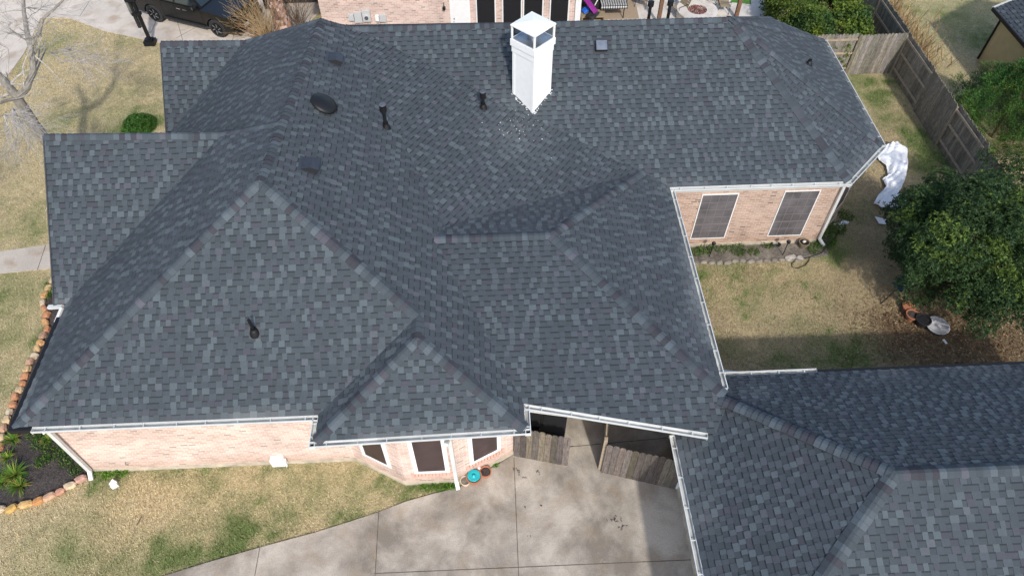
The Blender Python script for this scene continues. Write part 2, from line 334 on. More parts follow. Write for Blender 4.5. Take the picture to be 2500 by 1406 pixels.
def make_ground():
    xs = np.concatenate([[-160,-90,-55,-38,-30], np.arange(-26, 26.01, .22), [30,40,60,100,160]])
    ys = np.concatenate([[-60,-25,-8,-2], np.arange(1, 36.01, .22), [38,42,50,70,110,180]])
    X, Y = np.meshgrid(xs, ys, indexing='ij'); Z = (vnoise(X, Y, .6, 8)-.5)*.02 - .012
    V = np.stack([X, Y, Z], -1).reshape(-1, 3); nx, ny = len(xs), len(ys)
    I = np.arange(nx*ny).reshape(nx, ny); F = np.stack([I[:-1, :-1], I[1:, :-1], I[1:, 1:], I[:-1, 1:]], -1).reshape(-1, 4)
    cen = V[F].mean(1); o = raw_mesh('ground', V, F, 'grassbase', lawn_color(cen[:, 0], cen[:, 1])*.72)
    # per-vertex colour (smooth)
    me = o.data; vc = lawn_color(V[:, 0], V[:, 1])*.74; a = me.color_attributes['Col']; c = np.ones((len(F)*4, 4), np.float32); c[:, :3] = vc[F.ravel()]; a.data.foreach_set('color', c.ravel())
    struct(o)
make_ground()
def flat(name, poly, z, m, thick=.1):
    b = MB(); pts = [(x, y, z) for x, y in poly]
    if sum(poly[i][0]*poly[(i+1)%len(poly)][1]-poly[(i+1)%len(poly)][0]*poly[i][1] for i in range(len(poly))) < 0: pts = pts[::-1]
    for t in tessellate_polygon([[Vector(p) for p in pts]]):
        q = [pts[k] for k in t]
        if np.cross(np.subtract(q[1], q[0]), np.subtract(q[2], q[0]))[2] < 0: q = q[::-1]
        b.face(q, m)
    for i in range(len(pts)):
        p, q = pts[i], pts[(i+1) % len(pts)]; b.face([(p[0], p[1], z-thick), (q[0], q[1], z-thick), q, p], m)
    return b
def joint(b, p, q, z, wd=.017, wob=.0):
    b.bar((p[0], p[1], z), (q[0], q[1], z), wd, .008, 'joint')
dz = .03
b = flat('driveway', drive_poly, dz, 'concrete')
for p, q in [((1254.6,1118),(1268,1450)), ((925,1251),(914,1450)), ((635,1337),(615,1450)), ((914,1400),(1700,1366)), ((1385,1092),(1645,1068)), ((1670,1195),(1716,1406)), ((1276,1105),(1400,1090))]: joint(b, G(*p), G(*q), dz)
struct(b.build('driveway'))
b = flat('path', walk_poly, .02, 'concrete_w')
joint(b, G(112,600), G(92,660), .02); joint(b, G(-90,630), G(-100,690), .02)
struct(b.build('path'))
b = flat('front_driveway', front_poly, .02, 'concrete_f')
for p, q in [((222,0),(195,42)), ((385,46),(360,100)), ((450,112),(400,-60)), ((566,108),(578,60)), ((430,95),(640,-20))]: joint(b, G(*p), G(*q), .02)
struct(b.build('front_driveway'))
struct(flat('patio', patio_poly, .025, 'paver').build('patio'))
b = flat('flower_bed', bed_poly, .025, 'mulch', .06); struct(b.build('flower_bed'))
b = flat('garden_bed', backbed_poly, .02, 'soil', .06); struct(b.build('garden_bed'))
b = flat('x', [(9.0,28.4),(15.2,28.0),(16.2,30.5),(16.5,33.5),(12.5,33.5)], .045, 'turf'); 
b = flat('artificial_turf', [G(1828,-60),G(1782,8),G(1833,12),G(1832,-60)], .05, 'turf', .03); struct(b.build('artificial_turf'))

# grass blades
def make_grass():
    regs = [((-23,-10.4),(5.2,31.5),200000), ((-10.4,-.7),(5.2,8.7),34000), ((5.3,17.2),(9.4,25.2),140000), ((17.2,25),(19,33.5),36000)]
    P = []
    for (x0, x1), (y0, y1), n in regs:
        P.append(np.stack([RNG.uniform(x0, x1, n), RNG.uniform(y0, y1, n)], -1))
    P = np.concatenate(P); x, y = P[:, 0], P[:, 1]
    bad = inpoly(x, y, drive_poly) | inpoly(x, y, walk_poly) | inpoly(x, y, front_poly) | inpoly(x, y, bed_poly)
    bad |= inpoly(x, y, [(-10.8,8.6),(-3.8,8.6),(-2.4,7.85),(-1,7.85),(.44,8.6),(5,11),(5,15.1),(11.2,15.1),(12.1,16.9),(12.1,22.8),(11,24.1),(-10.8,24.1)])
    bad |= (x > 12.3) & (y > 25.4) & (x < 17) ; bad |= (x > 4.7) & (y < 9.1)
    P = P[~bad]; x, y = P[:, 0], P[:, 1]; n = len(P)
    c = lawn_color(x, y); gr = c[:, 1] > c[:, 0]*1.15
    c = c*RNG.uniform(.66, 1.28, (n, 1)); swap = RNG.random(n) < .05; c[swap] = np.array([.58,.5,.34])*RNG.uniform(.7, 1.1, (swap.sum(), 1)); dk = RNG.random(n) < .10; c[dk] *= .5
    h = RNG.uniform(.02, .05, n)*(1+.5*gr); th = RNG.uniform(0, 2*math.pi, n); wd = RNG.uniform(.006, .013, n); ln = RNG.uniform(.02, .06, n); ph = th + RNG.uniform(-1.2, 1.2, n)
    base = np.stack([x, y, np.zeros(n)-.01], -1); s = np.stack([np.cos(th), np.sin(th), np.zeros(n)], -1)*wd[:, None]
    tip = base + np.stack([np.cos(ph+1.57)*ln, np.sin(ph+1.57)*ln, h+.01], -1)
    V = np.stack([base-s, base+s, tip], 1).reshape(-1, 3); F = np.arange(3*n).reshape(-1, 3)
    o = raw_mesh('grass', V, F, 'blade', c); tag(o, 'short dormant tan lawn grass with green patches', 'grass', kind='stuff')
make_grass()
# ================================================================== SHINGLES
DARK = np.array([.0545,.0645,.073])
def tabcol(dark=False, dusty=0.0):
    r = random.random()
    if dark:
        k = random.uniform(.86, 1.02); c = DARK*k
    else:
        if r < .46: c = DARK*random.uniform(.98, 1.14)
        elif r < .66: c = DARK*random.uniform(1.14, 1.34)
        else: c = DARK*random.uniform(1.32, 1.62)*np.array([.99, 1.02, .98])
    if random.random() < .12: c = c*np.array([1.07, .96, .99])
    if dusty: c = c*(1-dusty) + np.array([.30,.31,.30])*dusty
    return tuple(c)
EXPO = .145
def clip(poly, axis, val, keep_greater):
    out = []; n = len(poly)
    for i in range(n):
        a, b = poly[i], poly[(i+1) % n]; da = a[axis]-val; db = b[axis]-val
        if not keep_greater: da, db = -da, -db
        if da >= 0: out.append(a)
        if (da >= 0) != (db >= 0):
            t = da/(da-db); out.append((a[0]+(b[0]-a[0])*t, a[1]+(b[1]-a[1])*t))
    return out
def shingles(b, verts, pl, dust=None):
    """lay laminated shingles, one quad per tab, over a roof facet. pl=(a,b,c) plane giving course direction"""
    a_, b_, c_ = pl; N = nrm([-a_, -b_, 1]); U = nrm(np.cross([0, 0, 1], N)) * 1.0; Vv = np.cross(N, U)
    if Vv[2] < 0: Vv = -Vv
    if np.dot(np.cross(U, Vv), N) < 0: U = -U
    O = np.array(verts[0], float); P = [(float((p-O)@U), float((p-O)@Vv), float((p-O)@N)) for p in map(np.array, verts)]
    vmin = min(p[1] for p in P); vmax = max(p[1] for p in P); umin = min(p[0] for p in P)-.3; umax = max(p[0] for p in P)+.3
    rows = {}
    r0 = 0; r1 = int((vmax-vmin)/EXPO)+1
    for r in range(r0, r1+1):
        segs = []; u = umin - random.uniform(0, .3); tab = random.random() < .5; phase = random.random() < .25
        while u < umax:
            wd = random.uniform(.10, .19) if tab else random.uniform(.09, .19)
            if not tab and random.random() < .15: wd *= 1.7
            d = 0
            if dust:
                vv = vmin + (r+.5)*EXPO; uu = u+wd/2; p = O+U*uu+Vv*vv; d = dust(p)
            segs.append((u, u+wd, tab, tabcol(not tab, d))); u += wd; tab = not tab
        rows[r] = segs
    pts2 = [Vector((p[0], p[1], 0)) for p in P]
    for t in tessellate_polygon([pts2]):
        T = [P[k] for k in t]
        A = np.array([[q[0], q[1], 1] for q in T])
        if abs(np.linalg.det(A)) < 1e-6: continue
        wc = np.linalg.solve(A, [q[2] for q in T])
        # orientation ccw
        ar = (T[1][0]-T[0][0])*(T[2][1]-T[0][1])-(T[2][0]-T[0][0])*(T[1][1]-T[0][1])
        tri = [(q[0], q[1]) for q in (T if ar > 0 else T[::-1])]
        tv0 = min(q[1] for q in tri); tv1 = max(q[1] for q in tri)
        for r in range(max(0, int((tv0-vmin)/EXPO)), int((tv1-vmin)/EXPO)+1):
            if r not in rows: continue
            lo = vmin+r*EXPO; hi = lo+EXPO; band = clip(clip(tri, 1, lo, True), 1, hi, False)
            if len(band) < 3: continue
            bu0 = min(q[0] for q in band); bu1 = max(q[0] for q in band)
            for (u0, u1, tab, col) in rows[r]:
                if u1 <= bu0 or u0 >= bu1: continue
                q = clip(clip(band, 0, u0, True), 0, u1, False)
                if len(q) < 3: continue
                # lift: lower edge proud
                hgt = .020 if tab else .010
                def P3(x, lift): return O + U*x[0] + Vv*x[1] + N*(wc[0]*x[0]+wc[1]*x[1]+wc[2]+lift)
                def lift(x): return hgt*(1-(x[1]-lo)/EXPO*.75)
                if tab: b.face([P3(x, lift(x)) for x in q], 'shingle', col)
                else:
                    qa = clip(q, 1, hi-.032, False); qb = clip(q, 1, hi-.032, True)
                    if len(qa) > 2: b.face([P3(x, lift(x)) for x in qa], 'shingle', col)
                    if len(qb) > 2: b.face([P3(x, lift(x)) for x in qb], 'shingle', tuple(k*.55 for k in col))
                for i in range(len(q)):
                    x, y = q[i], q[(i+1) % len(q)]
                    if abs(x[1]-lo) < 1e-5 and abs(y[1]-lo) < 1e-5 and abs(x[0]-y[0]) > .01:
                        b.face([P3(x, -.004), P3(y, -.004), P3(y, lift(y)), P3(x, lift(x))], 'shingle', tuple(k*.35 for k in col))  # riser coloured darker to paint the thin shadow line below each course
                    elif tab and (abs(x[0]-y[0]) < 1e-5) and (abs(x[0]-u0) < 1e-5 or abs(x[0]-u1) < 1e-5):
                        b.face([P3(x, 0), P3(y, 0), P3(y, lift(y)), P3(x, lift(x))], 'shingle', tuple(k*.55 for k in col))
def caps(b, p, q, nl, nr, half=.15, step=.145, up=.012, dark=False):
    """hip / ridge cap shingles from low p to high q; nl, nr outward normals of the facets on each side"""
    p = np.array(p, float); q = np.array(q, float); d = q-p; L = np.linalg.norm(d); d = d/L
    nl = nrm(nl); nr = nrm(nr); c = nrm(nl+nr)
    wl = np.cross(nl, d); wr = np.cross(nr, d)
    if wl @ nr > 0: wl = -wl
    if wr @ nl > 0: wr = -wr
    n = max(1, int(L/step)); st = L/n
    for i in range(n):
        r = random.random(); k = random.uniform(.95, 1.2) if r < .5 else (random.uniform(1.25, 1.7) if r < .78 else random.uniform(.70, .88))
        col = tuple(DARK*k*(np.array([1.1, .94, .97]) if (k < .9 or random.random() < .15) else np.array([.99, 1.01, 1.0])))
        a = p+d*(i*st); e = p+d*(i*st+st*1.12); l0 = up+.022; l1 = up+.006
        hw = half*random.uniform(.95, 1.05)
        def sec(o, l): return [o+wl*hw+nl*(l*.8), o+wl*hw*.45+nl*(l+.004), o+wl*.04+c*(l+.012), o+wr*.04+c*(l+.012), o+wr*hw*.45+nr*(l+.004), o+wr*hw+nr*(l*.8)]
        A = sec(a, l0); E = sec(e, l1); B0 = sec(a, .0)
        for k2 in range(5):
            f = [A[k2], E[k2], E[k2+1], A[k2+1]]; nn = np.cross(f[1]-f[0], f[2]-f[0])
            if nn @ c < 0: f = f[::-1]
            b.face(f, 'shingle', col); b.face([B0[k2], B0[k2+1], A[k2+1], A[k2]], 'shingle', tuple(x*.4 for x in col))
        for s_, nn in ((0, nl), (5, nr)):
            b.face([A[s_], E[s_], E[s_]-nn*(l1+.01), A[s_]-nn*(l0+.004)], 'shingle', tuple(x*.4 for x in col))
# ================================================================== HOUSE
def plane3_(a, b_, c):
    A = np.array([a, b_, c]); return tuple(np.linalg.solve(np.c_[A[:, 0], A[:, 1], np.ones(3)], A[:, 2]))
h = 3.15
F1 = (0, .83, h-.83*8.27); L1 = (.6, 0, h+.6*11.0); P = (-.59, 0, h+.59*.66); BF = (0, .61, h-.61*15.42)
D = (-.2176, .1571, 1.9195); F2 = (0, .30, h-.30*8.34); W2R = (-.327, 0, h+.327*5.41)
VA = X3(F1, L1, P); RM = onp(686, 300, P); RT = onp(783, 48, P); ZR = 5.88
BK = (0, -.61, h+.61*24.4)
RB = X3(BF, BK, P); RE = onp(1783, 43, BF); RE[1] = RB[1]; RE[2] = RB[2]
E1 = V3(-11.0, 8.27, h); E2 = V3(-4.08, 8.27, h); E3 = V3(-4.08, 7.60, h); E4 = V3(.66, 7.70, h); E5 = V3(.66, 8.34, h)
zb = 4.55; BB = V3(-1.71, 8.27+(zb-h)/.83, zb); BA = at(1018, 825, zb); BA[0] = -1.71
BayF = (0, (zb-h)/(BA[1]-7.65), h-(zb-h)/(BA[1]-7.65)*7.65); BayL = ((zb-h)/2.37, 0, h+(zb-h)/2.37*4.08)
yr2 = 8.34+(4.4-h)/.3; R2L = onp(1060, 578, F2); R2L[1] = yr2; R2L[2] = 4.4; R2R = V3(5.41-(4.4-h)/.327, yr2, 4.4)
W2B = (0, -.3, 4.4+.3*yr2); H0 = V3(5.41, 8.34, h)
K = X3(P, D, W2B); T1 = X3(D, BF, W2B); T2 = X3(W2B, W2R, BF); J = X3(P, D, BF)
if np.linalg.norm(J-onp(830, 84, P)) > 2.5: J = onp(830, 86, BF)
B1 = V3(5.41, 15.42, h); B2 = V3(10.83, 15.42, h); B3 = V3(12.42, 17.0, h); B4 = V3(12.45, 22.83, h); B5 = V3(10.9, 24.4, h)
g1b = at(545, 326, 5.93); g1t = atx(108, 330, -11.3); print('g1', g1b, g1t)
G1F = (0, .83, g1b[2]-.83*g1b[1]); g1e = V3(-11.3, 11.83, h); G1F = plane3_(g1t, g1b, g1e); g1v = V3(-11.0, g1e[1], h)
xL2 = -10.03; L2 = (.667, 0, h-.667*xL2)
g2t = atx(393, 103, -10.16); g2b = at(598, 101, g2t[2]); print('g2', g2b, g2t); G2F = (0, .83, g2b[2]-.83*g2b[1]); g2e = V3(-10.16, 18.7, h); G2F = plane3_(g2t, g2b, g2e)
g2v = V3(xL2, 18.7, h)
G1B = (0, -.83, g1b[2]+.83*g1b[1]); g1q = V3(-9.9, g1b[1]+(g1b[2]-h)/.83, h)
print('VERT', dict(VA=VA, RM=RM, RT=RT, RB=RB, RE=RE, BA=BA, BB=BB, K=K, T1=T1, T2=T2, J=J, g1b=g1b, g1t=g1t, g1e=g1e, g2b=g2b, g2t=g2t, g2e=g2e, g2v=g2v, L2=L2, R2L=R2L, R2R=R2R))
# garage
hg = 2.4; GA = at(2182, 1158, 4.5); mg = .585
xg = 4.25; yg = 9.3; GA[0] = (13.55+GA[0]-GA[1])/2; GA[1] = 13.55-GA[0]
mg = (4.5-hg)/(GA[0]-xg)
GL = (mg, 0, hg-mg*xg); GB = (0, -mg, hg+mg*yg); yf = GA[1]-(4.5-hg)/mg; GF = (0, mg, hg-mg*yf)
GX = 15.5; GR = V3(GX, GA[1], 4.5)
VG0 = X3(F2, GL, GB); VG1 = onp(1748, 1058, F2); VG2 = onp(1728, 1056, F2)
house = thing('brick_house', (0, 14, 0), 'large pink brick house under a dark grey shingle roof of many hips', 'house')
def pl_n(pl): return nrm([-pl[0], -pl[1], 1])
def dust_eave(seed=0):
    def f(p):
        n = float(vnoise(p[0], p[1], 1.1, 31)); n2 = float(vnoise(p[0], p[1], 4., 33)); d = 0
        if abs(p[2]-h) < .2:          # dust washed down to the gutters
            e = .7*max(0, 1-abs(p[2]-h)/.2)
            d = e*max(0, n-.38)*1.0*(.5+n2)
        r = math.hypot(p[0]-.9, p[1]-16.7)         # paint dust below the chimney
        d = max(d, .16*math.exp(-(r/1.0)**2)*(.3+n2))
        return min(.30, d*.8)
    return f
facets = [
 ([E1, E2, BB, VA], F1), ([E1, VA, RM, g1b, g1v], L1), ([g1t, g1b, g1v, g1e], G1F),
 ([RM, RT, g2b, g2v, V3(xL2, g2v[1]-.3, h), g1q], L2), ([g2t, g2b, g2v, g2e], G2F),
 ([VA, BB, BA, E4, E5, R2L, K, J, RB, RT, RM], P), ([E3, E4, BA], BayF), ([E3, BA, BB, E2], BayL),
 ([RB, J, T1, T2, B1, B2, RE], BF), ([J, K, T1], D), ([R2L, R2R, T2, T1, K], W2B), ([R2R, H0, B1, T2], W2R),
 ([E5, VG2, VG1, VG0, H0, R2R, R2L], F2)]
# chamfered east end
def plane3(a, b_, c): 
    A = np.array([a, b_, c]); return tuple(np.linalg.solve(np.c_[A[:, 0], A[:, 1], np.ones(3)], A[:, 2]))
facets += [([B2, B3, RE], plane3(B2, B3, RE)), ([B3, B4, RE], plane3(B3, B4, RE)), ([B4, B5, RE], plane3(B4, B5, RE))]
W3 = V3(-10.16, 23.1, h)
facets += [([RB, RE, B5, V3(-3.9, 24.4, h)], BK), ([g2t, g2b, V3(g2b[0], 23.1, h), V3(-10.16, 23.1, h)], plane3(g2t, g2b, V3(g2b[0], 23.1, h))), ([g2b, RT, RB, V3(-3.9, 24.4, h), V3(g2b[0], 23.1, h)], plane3(RB, V3(-3.9, 24.4, h), g2b))]
facets += [([g1t, g1b, RM, g1q, V3(-11.3, g1q[1], h)], G1B)]
rb = MB()
for vs, pl in facets: shingles(rb, vs, pl, None if pl is F2 else dust_eave())
roof = rb.build('roof', house)
gb = MB()
gf = [([V3(xg, VG0[1]+.45, hg), GA, V3(xg+1e-3, yf, hg)], GL)]
gl_poly = [V3(xg, yf, hg), GA, V3(xg, yg, hg)]
def gdust(p):
    n = float(vnoise(p[0], p[1], 1.4, 41)); d = 0
    if p[0] < xg+.7: d = max(0, 1-(p[0]-xg)/.7)*max(0, n-.35)*.6
    if p[1] > yg-.8: d = max(d, max(0, 1-(yg-p[1])/.8)*max(0, n-.3)*.5)
    if p[0] < 6.6 and 7.9 < p[1] < 8.9: d = max(d, max(0, n-.5)*.4)
    return min(.25, d*.7)
shingles(gb, gl_poly, GL, gdust); shingles(gb, [GA, GR, V3(GX, yg, hg), V3(xg, yg, hg)], GB, gdust); shingles(gb, [GA, V3(xg, yf, hg), V3(GX, yf, hg), GR], GF, gdust)
groof = gb.build('roof', house); groof['label'] = 'hipped garage wing roof beside the driveway'
# decking under the shingles
db = MB()
def deck(vs, off=.03):
    pts = [Vector(tuple(v)) for v in vs]
    for t in tessellate_polygon([pts]):
        q = [np.array(vs[k]) for k in t]; n = np.cross(q[1]-q[0], q[2]-q[0])
        if np.linalg.norm(n) < 1e-5: continue
        if n[2] < 0: q = q[::-1]
        db.face([k-np.array([0, 0, off]) for k in q], 'deck')
for vs, pl in facets: deck(vs)
for vs in (gl_poly, [GA, GR, V3(GX, yg, hg), V3(xg, yg, hg)], [GA, V3(xg, yf, hg), V3(GX, yf, hg), GR]): deck(vs)
db.build('roof_deck', roof)
cb = MB(); n_ = pl_n
hips = [(VA, RM, L1, P), (RM, RT, L2, P), (RT, RB, P, BK), (E1, VA, L1, F1), (BB, VA, P, F1), (BA, BB, BayL, P), (E3, BA, BayL, BayF), (E4, BA, P, BayF),
 (g1t, g1b, G1F, G1B), (g1b, RM, L1, G1B), (g2t, g2b, G2F, BK), (g2b, RT, L2, BK), (RE, RB, BF, BK), (B2, RE, BF, facets[13][1]), (B3, RE, facets[13][1], facets[14][1]), (B4, RE, facets[14][1], facets[15][1]), (B5, RE, facets[15][1], BK),
 (R2L, R2R, F2, W2B), (T2, R2R, W2R, W2B), (H0, R2R, W2R, F2)]
for p, q, a, c in hips: caps(cb, p, q, n_(a), n_(c), half=.155)
cb.build('ridge_cap', roof)
cb = MB()
caps(cb, GR, GA, n_(GB), n_(GF), half=.16); caps(cb, V3(xg, yf, hg), GA, n_(GL), n_(GF), half=.16)
caps(cb, VG0+V3(-.25, .25, .0), GA, n_(GL), n_(GB), half=.16)
cb.build('ridge_cap', groof)
# drip edges / rakes / black metal
b = MB()
def drip(p, q, out, drop=.12, m='black'):
    p = np.array(p, float); q = np.array(q, float); o = np.array(out, float)
    b.face([p+o*.03+V3(0, 0, .01), q+o*.03+V3(0, 0, .01), q+o*.03-V3(0, 0, drop), p+o*.03-V3(0, 0, drop)], m)
    b.face([p-o*.03+V3(0, 0, .012), q-o*.03+V3(0, 0, .012), q+o*.03+V3(0, 0, .01), p+o*.03+V3(0, 0, .01)], m)
def dripbox(p, q, out, wd=.07, ht=.14, m='black', dzz=-.05):
    p = np.array(p, float); q = np.array(q, float); o = np.array(out, float); b.bar(p+o*wd/2+V3(0, 0, dzz), q+o*wd/2+V3(0, 0, dzz), wd, ht, m)
dripbox(E1+V3(0, .0, 0), g1v+V3(0, -.45, 0), (-1, 0, 0), .09, .15)
b.build('drip_edge', roof); b = MB(); dripbox(g1t, g1e, (-1, 0, 0), .03, .14, 'deck'); b.build('drip_edge', roof); b = MB(); dripbox(g2t, g2e, (-1, 0, 0), .03, .14, 'deck')
dripbox(V3(xL2, g2v[1], h), V3(xL2, g1q[1], h), (-1, 0, 0), .08, .14)
b.build('drip_edge', roof); b = MB(); dripbox(V3(8.2, yg, hg), V3(GX, yg, hg), (0, 1, 0), .08, .13); b.build('drip_edge', groof); b = MB()
dripbox(E1+V3(-.09, 0, 0), E1+V3(.42, 0, 0), (0, -1, 0), .10, .14)
b.build('drip_edge', roof)
# gutters
def gutter(p, q, out, nh=None, parent=house, wd=.13, ht=.12, caps_=(1, 1), lab=None):
    g = MB(); p = np.array(p, float); q = np.array(q, float); d = nrm(q-p); o = nrm(out); z = V3(0, 0, 1); off = V3(0, 0, -.015); th = .006
    p = p+off; q = q+off
    # back, floor (inside face dull), front lip with rolled edge
    def strip(a0, a1, m, t=.006): g.face([p+a0, q+a0, q+a1, p+a1], m)
    strip(o*.012, o*.012-z*ht, 'gutter'); strip(o*.013-z*(ht-.025), o*(wd-.02)-z*(ht-.025), 'gutter_in')
    strip(o*(wd-.02)-z*(ht-.025), o*(wd-.005)-z*.012, 'gutter_in'); strip(o*wd-z*.0, o*wd-z*.045, 'gutter'); strip(o*wd-z*.045, o*(wd-.028)-z*ht, 'gutter')
    strip(o*(wd-.028)-z*ht, o*.012-z*ht, 'gutter')
    g.bar(p+o*(wd-.004)-z*.004, q+o*(wd-.004)-z*.004, .020, .014, 'gutter'); g.bar(p+o*.010-z*.002, q+o*.010-z*.002, .02, .012, 'gutter')
    for e, s_ in ((p, caps_[0]), (q, caps_[1])):
        if s_: g.box(e+o*wd/2-z*ht/2, (.008, wd, ht), 'gutter', ax=(d, np.cross(z, d), z))
    L = np.linalg.norm(q-p); n = nh or max(1, int(L/.82))
    for i in range(n):
        c = p+d*(L*(i+.5)/n+random.uniform(-.06, .06)); g.bar(c+o*.01-z*.006, c+o*(wd-.005)-z*.006, .022, .006, 'gutter', up=z)
    ob = g.build('gutter', parent)
    if lab: ob['label'] = lab
    return ob
gutter(E1+V3(.42, 0, 0), E2+V3(.0, 0, 0), (0, -1, 0), 9)
gutter(E2+V3(0, -.02, 0), E3+V3(0, -.12, 0), (-1, 0, 0), 2); gutter(E3+V3(-.12, 0, 0), E4+V3(.12, 0, 0), (0, -1, 0), 7); gutter(E4+V3(0, -.12, 0), E5, (1, 0, 0), 2)
og = nrm(np.cross(nrm(VG2-E5), [0, 0, 1])); gutter(E5+V3(.05, 0, 0), VG2, (og[0], og[1], 0), 6, wd=.13)
gutter(H0+V3(0, .2, 0), B1+V3(0, -.12, 0), (1, 0, 0), 9); gutter(B1, B2+V3(.05, 0, 0), (0, -1, 0), 8)
gutter(B2, B3+V3(.03, .0, 0), nrm((1, -1, 0)), 3); gutter(B3, B4, (1, 0, 0), 8)
gutter(V3(xg, yf, hg), V3(xg, 7.75, hg), (-1, 0, 0), 8); gutter(V3(5.5, yg, hg), V3(8.2, yg, hg), (0, 1, 0), 4)
# fascia + soffits
b = MB()
def fascia(p, q, out, drop=.2, m='white'):
    o = np.array(out, float); b.bar(np.array(p)+o*.0-V3(0, 0, .03+drop/2), np.array(q)-V3(0, 0, .03+drop/2), .022, drop, m)
for p, q in [(E1, E2), (E2, E3), (E3, E4), (E4, E5), (E5, VG2), (H0, B1), (B1, B2), (B2, B3), (B3, B4), (B4, B5), (B5, V3(-3.9, 24.4, h)), (V3(-7.4, 23.1, h), W3), (E1, g1v)]: fascia(p, q, (0, 0, 0))
for p, q in [(V3(xg, yf, hg), V3(xg, yg, hg)), (V3(xg, yg, hg), V3(GX, yg, hg)), (V3(xg, yf, hg), V3(GX, yf, hg))]: fascia(p, q, (0, 0, 0), .16)
def soffit(poly, z):
    pts = [Vector((x, y, z)) for x, y in poly]
    for t in tessellate_polygon([pts]): b.face([pts[k] for k in t], 'white')
soffit([(-11, 8.27), (-4.08, 8.27), (-4.08, 7.62), (.66, 7.72), (.66, 8.34), (.66, 11.3), (5.41, 11.3), (5.41, 15.42), (10.83, 15.42), (12.42, 17), (12.45, 22.83), (10.9, 24.4), (-3.9, 24.4), (-7.4, 23.1), (-10.1, 23.1), (-10.1, 18.2), (-11.0, 18.2)], 2.93)
soffit([(.66, 8.34), (VG2[0], VG2[1]), (5.41, 7.9), (5.41, 11.3), (.66, 11.3)], 2.78)
soffit([(xg, yf), (GX, yf), (GX, yg), (xg, yg)], 2.22)
b.build('fascia', house)
# walls
def wall_mesh(poly, z0, z1, m='brick', closed=False, u0=0):
    w_ = MB(); n = len(poly); u = u0
    for i in range(n if closed else n-1):
        a, c = poly[i], poly[(i+1) % n]; L = math.hypot(c[0]-a[0], c[1]-a[1])
        w_.face([(a[0], a[1], z0), (c[0], c[1], z0), (c[0], c[1], z1), (a[0], a[1], z1)], m, uv=[(u, z0), (u+L, z0), (u+L, z1), (u, z1)]); u += L
    return w_
WX = .44; YW = 8.62; YB = 7.87
front = [(-10.76, 15.4), (-10.76, YW), (-3.77, YW), (-2.41, YB), (-1.03, YB), (WX, YW-.02)]
w_ = wall_mesh(front, .12, 2.94); w_.build('wall', house)['label'] = 'sunlit pale pink brick front wall with bay'
w_ = wall_mesh([(WX, YW-.02), (WX, 11.3), (5.0, 11.3), (5.0, 15.82), (10.95, 15.82), (12.05, 16.95), (12.05, 22.8), (10.8, 24.0), (-3.9, 24.0), (-7.4, 22.7), (-9.8, 22.7), (-9.8, 18.3), (-10.76, 18.2), (-10.76, 15.4)], .12, 2.94, 'brick_b'); w_.build('wall', house)['label'] = 'brick rear wing walls'
w_ = wall_mesh([(14.8, 3.0), (4.75, 3.0), (4.75, 8.85), (14.8, 8.85)], .0, 2.25, 'white'); w_.build('wall', house)['label'] = 'white garage wing wall'
b = MB()
sl = [(-10.79, 15.4), (-10.79, YW-.03), (-3.78, YW-.03), (-2.42, YB-.03), (-1.02, YB-.03), (WX+.02, YW-.05), (WX+.02, 11.27), (5.03, 11.27), (5.03, 15.79), (10.96, 15.79), (12.08, 16.94), (12.08, 22.9)]
for i in range(len(sl)-1):
    a, c = sl[i], sl[i+1]; b.face([(a[0], a[1], -.05), (c[0], c[1], -.05), (c[0], c[1], .14), (a[0], a[1], .14)], 'slab')
    b.face([(a[0], a[1], .14), (c[0], c[1], .14), (c[0], c[1]+.05, .14), (a[0], a[1]+.05, .14)], 'slab')
b.build('foundation', house); b = MB(); b.bar((4.7, 3, .1), (4.7, 7.5, .1), .10, .22, 'slab')
b.build('foundation', house)
b = MB(); b.box((4.60, 7.52, 1.15), (.34, .10, 2.1), 'white'); b.box((4.68, 7.42, 1.15), (.16, .1, 2.1), 'white'); b.bar((4.74, 3.2, .2), (4.74, 7.4, .2), .03, .2, 'white'); b.build('corner_board', house)
# windows in the walls
def window(a, c, z0, z1, out, frame='white', fw_=.11, pane='screen2', proud=.03, mull=True, uframe=None, sill=False):
    """a, c = ground points of the opening ends"""
    a = np.array([*a, 0.]); c = np.array([*c, 0.]); d = nrm(c-a); o = nrm([*out, 0]); z = V3(0, 0, 1)
    f = MB(); t = .05
    def rect(u0, u1, w0, w1, m, dep): 
        cc = a+d*((u0+u1)/2)+z*((w0+w1)/2)+o*(proud-dep/2+0.0); f.box(cc, (u1-u0, dep, w1-w0), m, ax=(d, np.cross(z, d), z))
    L = np.linalg.norm(c-a)
    rect(0, fw_, z0, z1, frame, .06); rect(L-fw_, L, z0, z1, frame, .06); rect(fw_, L-fw_, z0, z0+fw_, frame, .06); rect(fw_, L-fw_, z1-fw_, z1, frame, .06)
    fo = f.build('window', house)
    g = MB(); cc = a+d*(L/2)+z*((z0+z1)/2)+o*(proud-.013); g.box(cc, (L-2*fw_+.01, .012, z1-z0-2*fw_+.01), pane, ax=(d, np.cross(z, d), z)); g.build('pane', fo)
    if mull:
        g = MB()
        for i in range(1, 5):
            for sgn in (0,):
                u = fw_+(L-2*fw_)*i/4; 
                if i < 4: cc = a+d*u+z*((z0+z1)/2)+o*(proud-.006); g.box(cc, (.014, .006, z1-z0-2*fw_), 'mullion', ax=(d, np.cross(z, d), z))
        for i in range(1, 6):
            zz = z0+fw_+(z1-z0-2*fw_)*i/6; cc = a+d*(L/2)+z*zz+o*(proud-.006); g.box(cc, (L-2*fw_, .006, .014 if i != 2 else .03), 'mullion', ax=(d, np.cross(z, d), z))
        g.build('muntin', fo)
    return fo
def wpix(u, v, y): return aty(u, v, y)
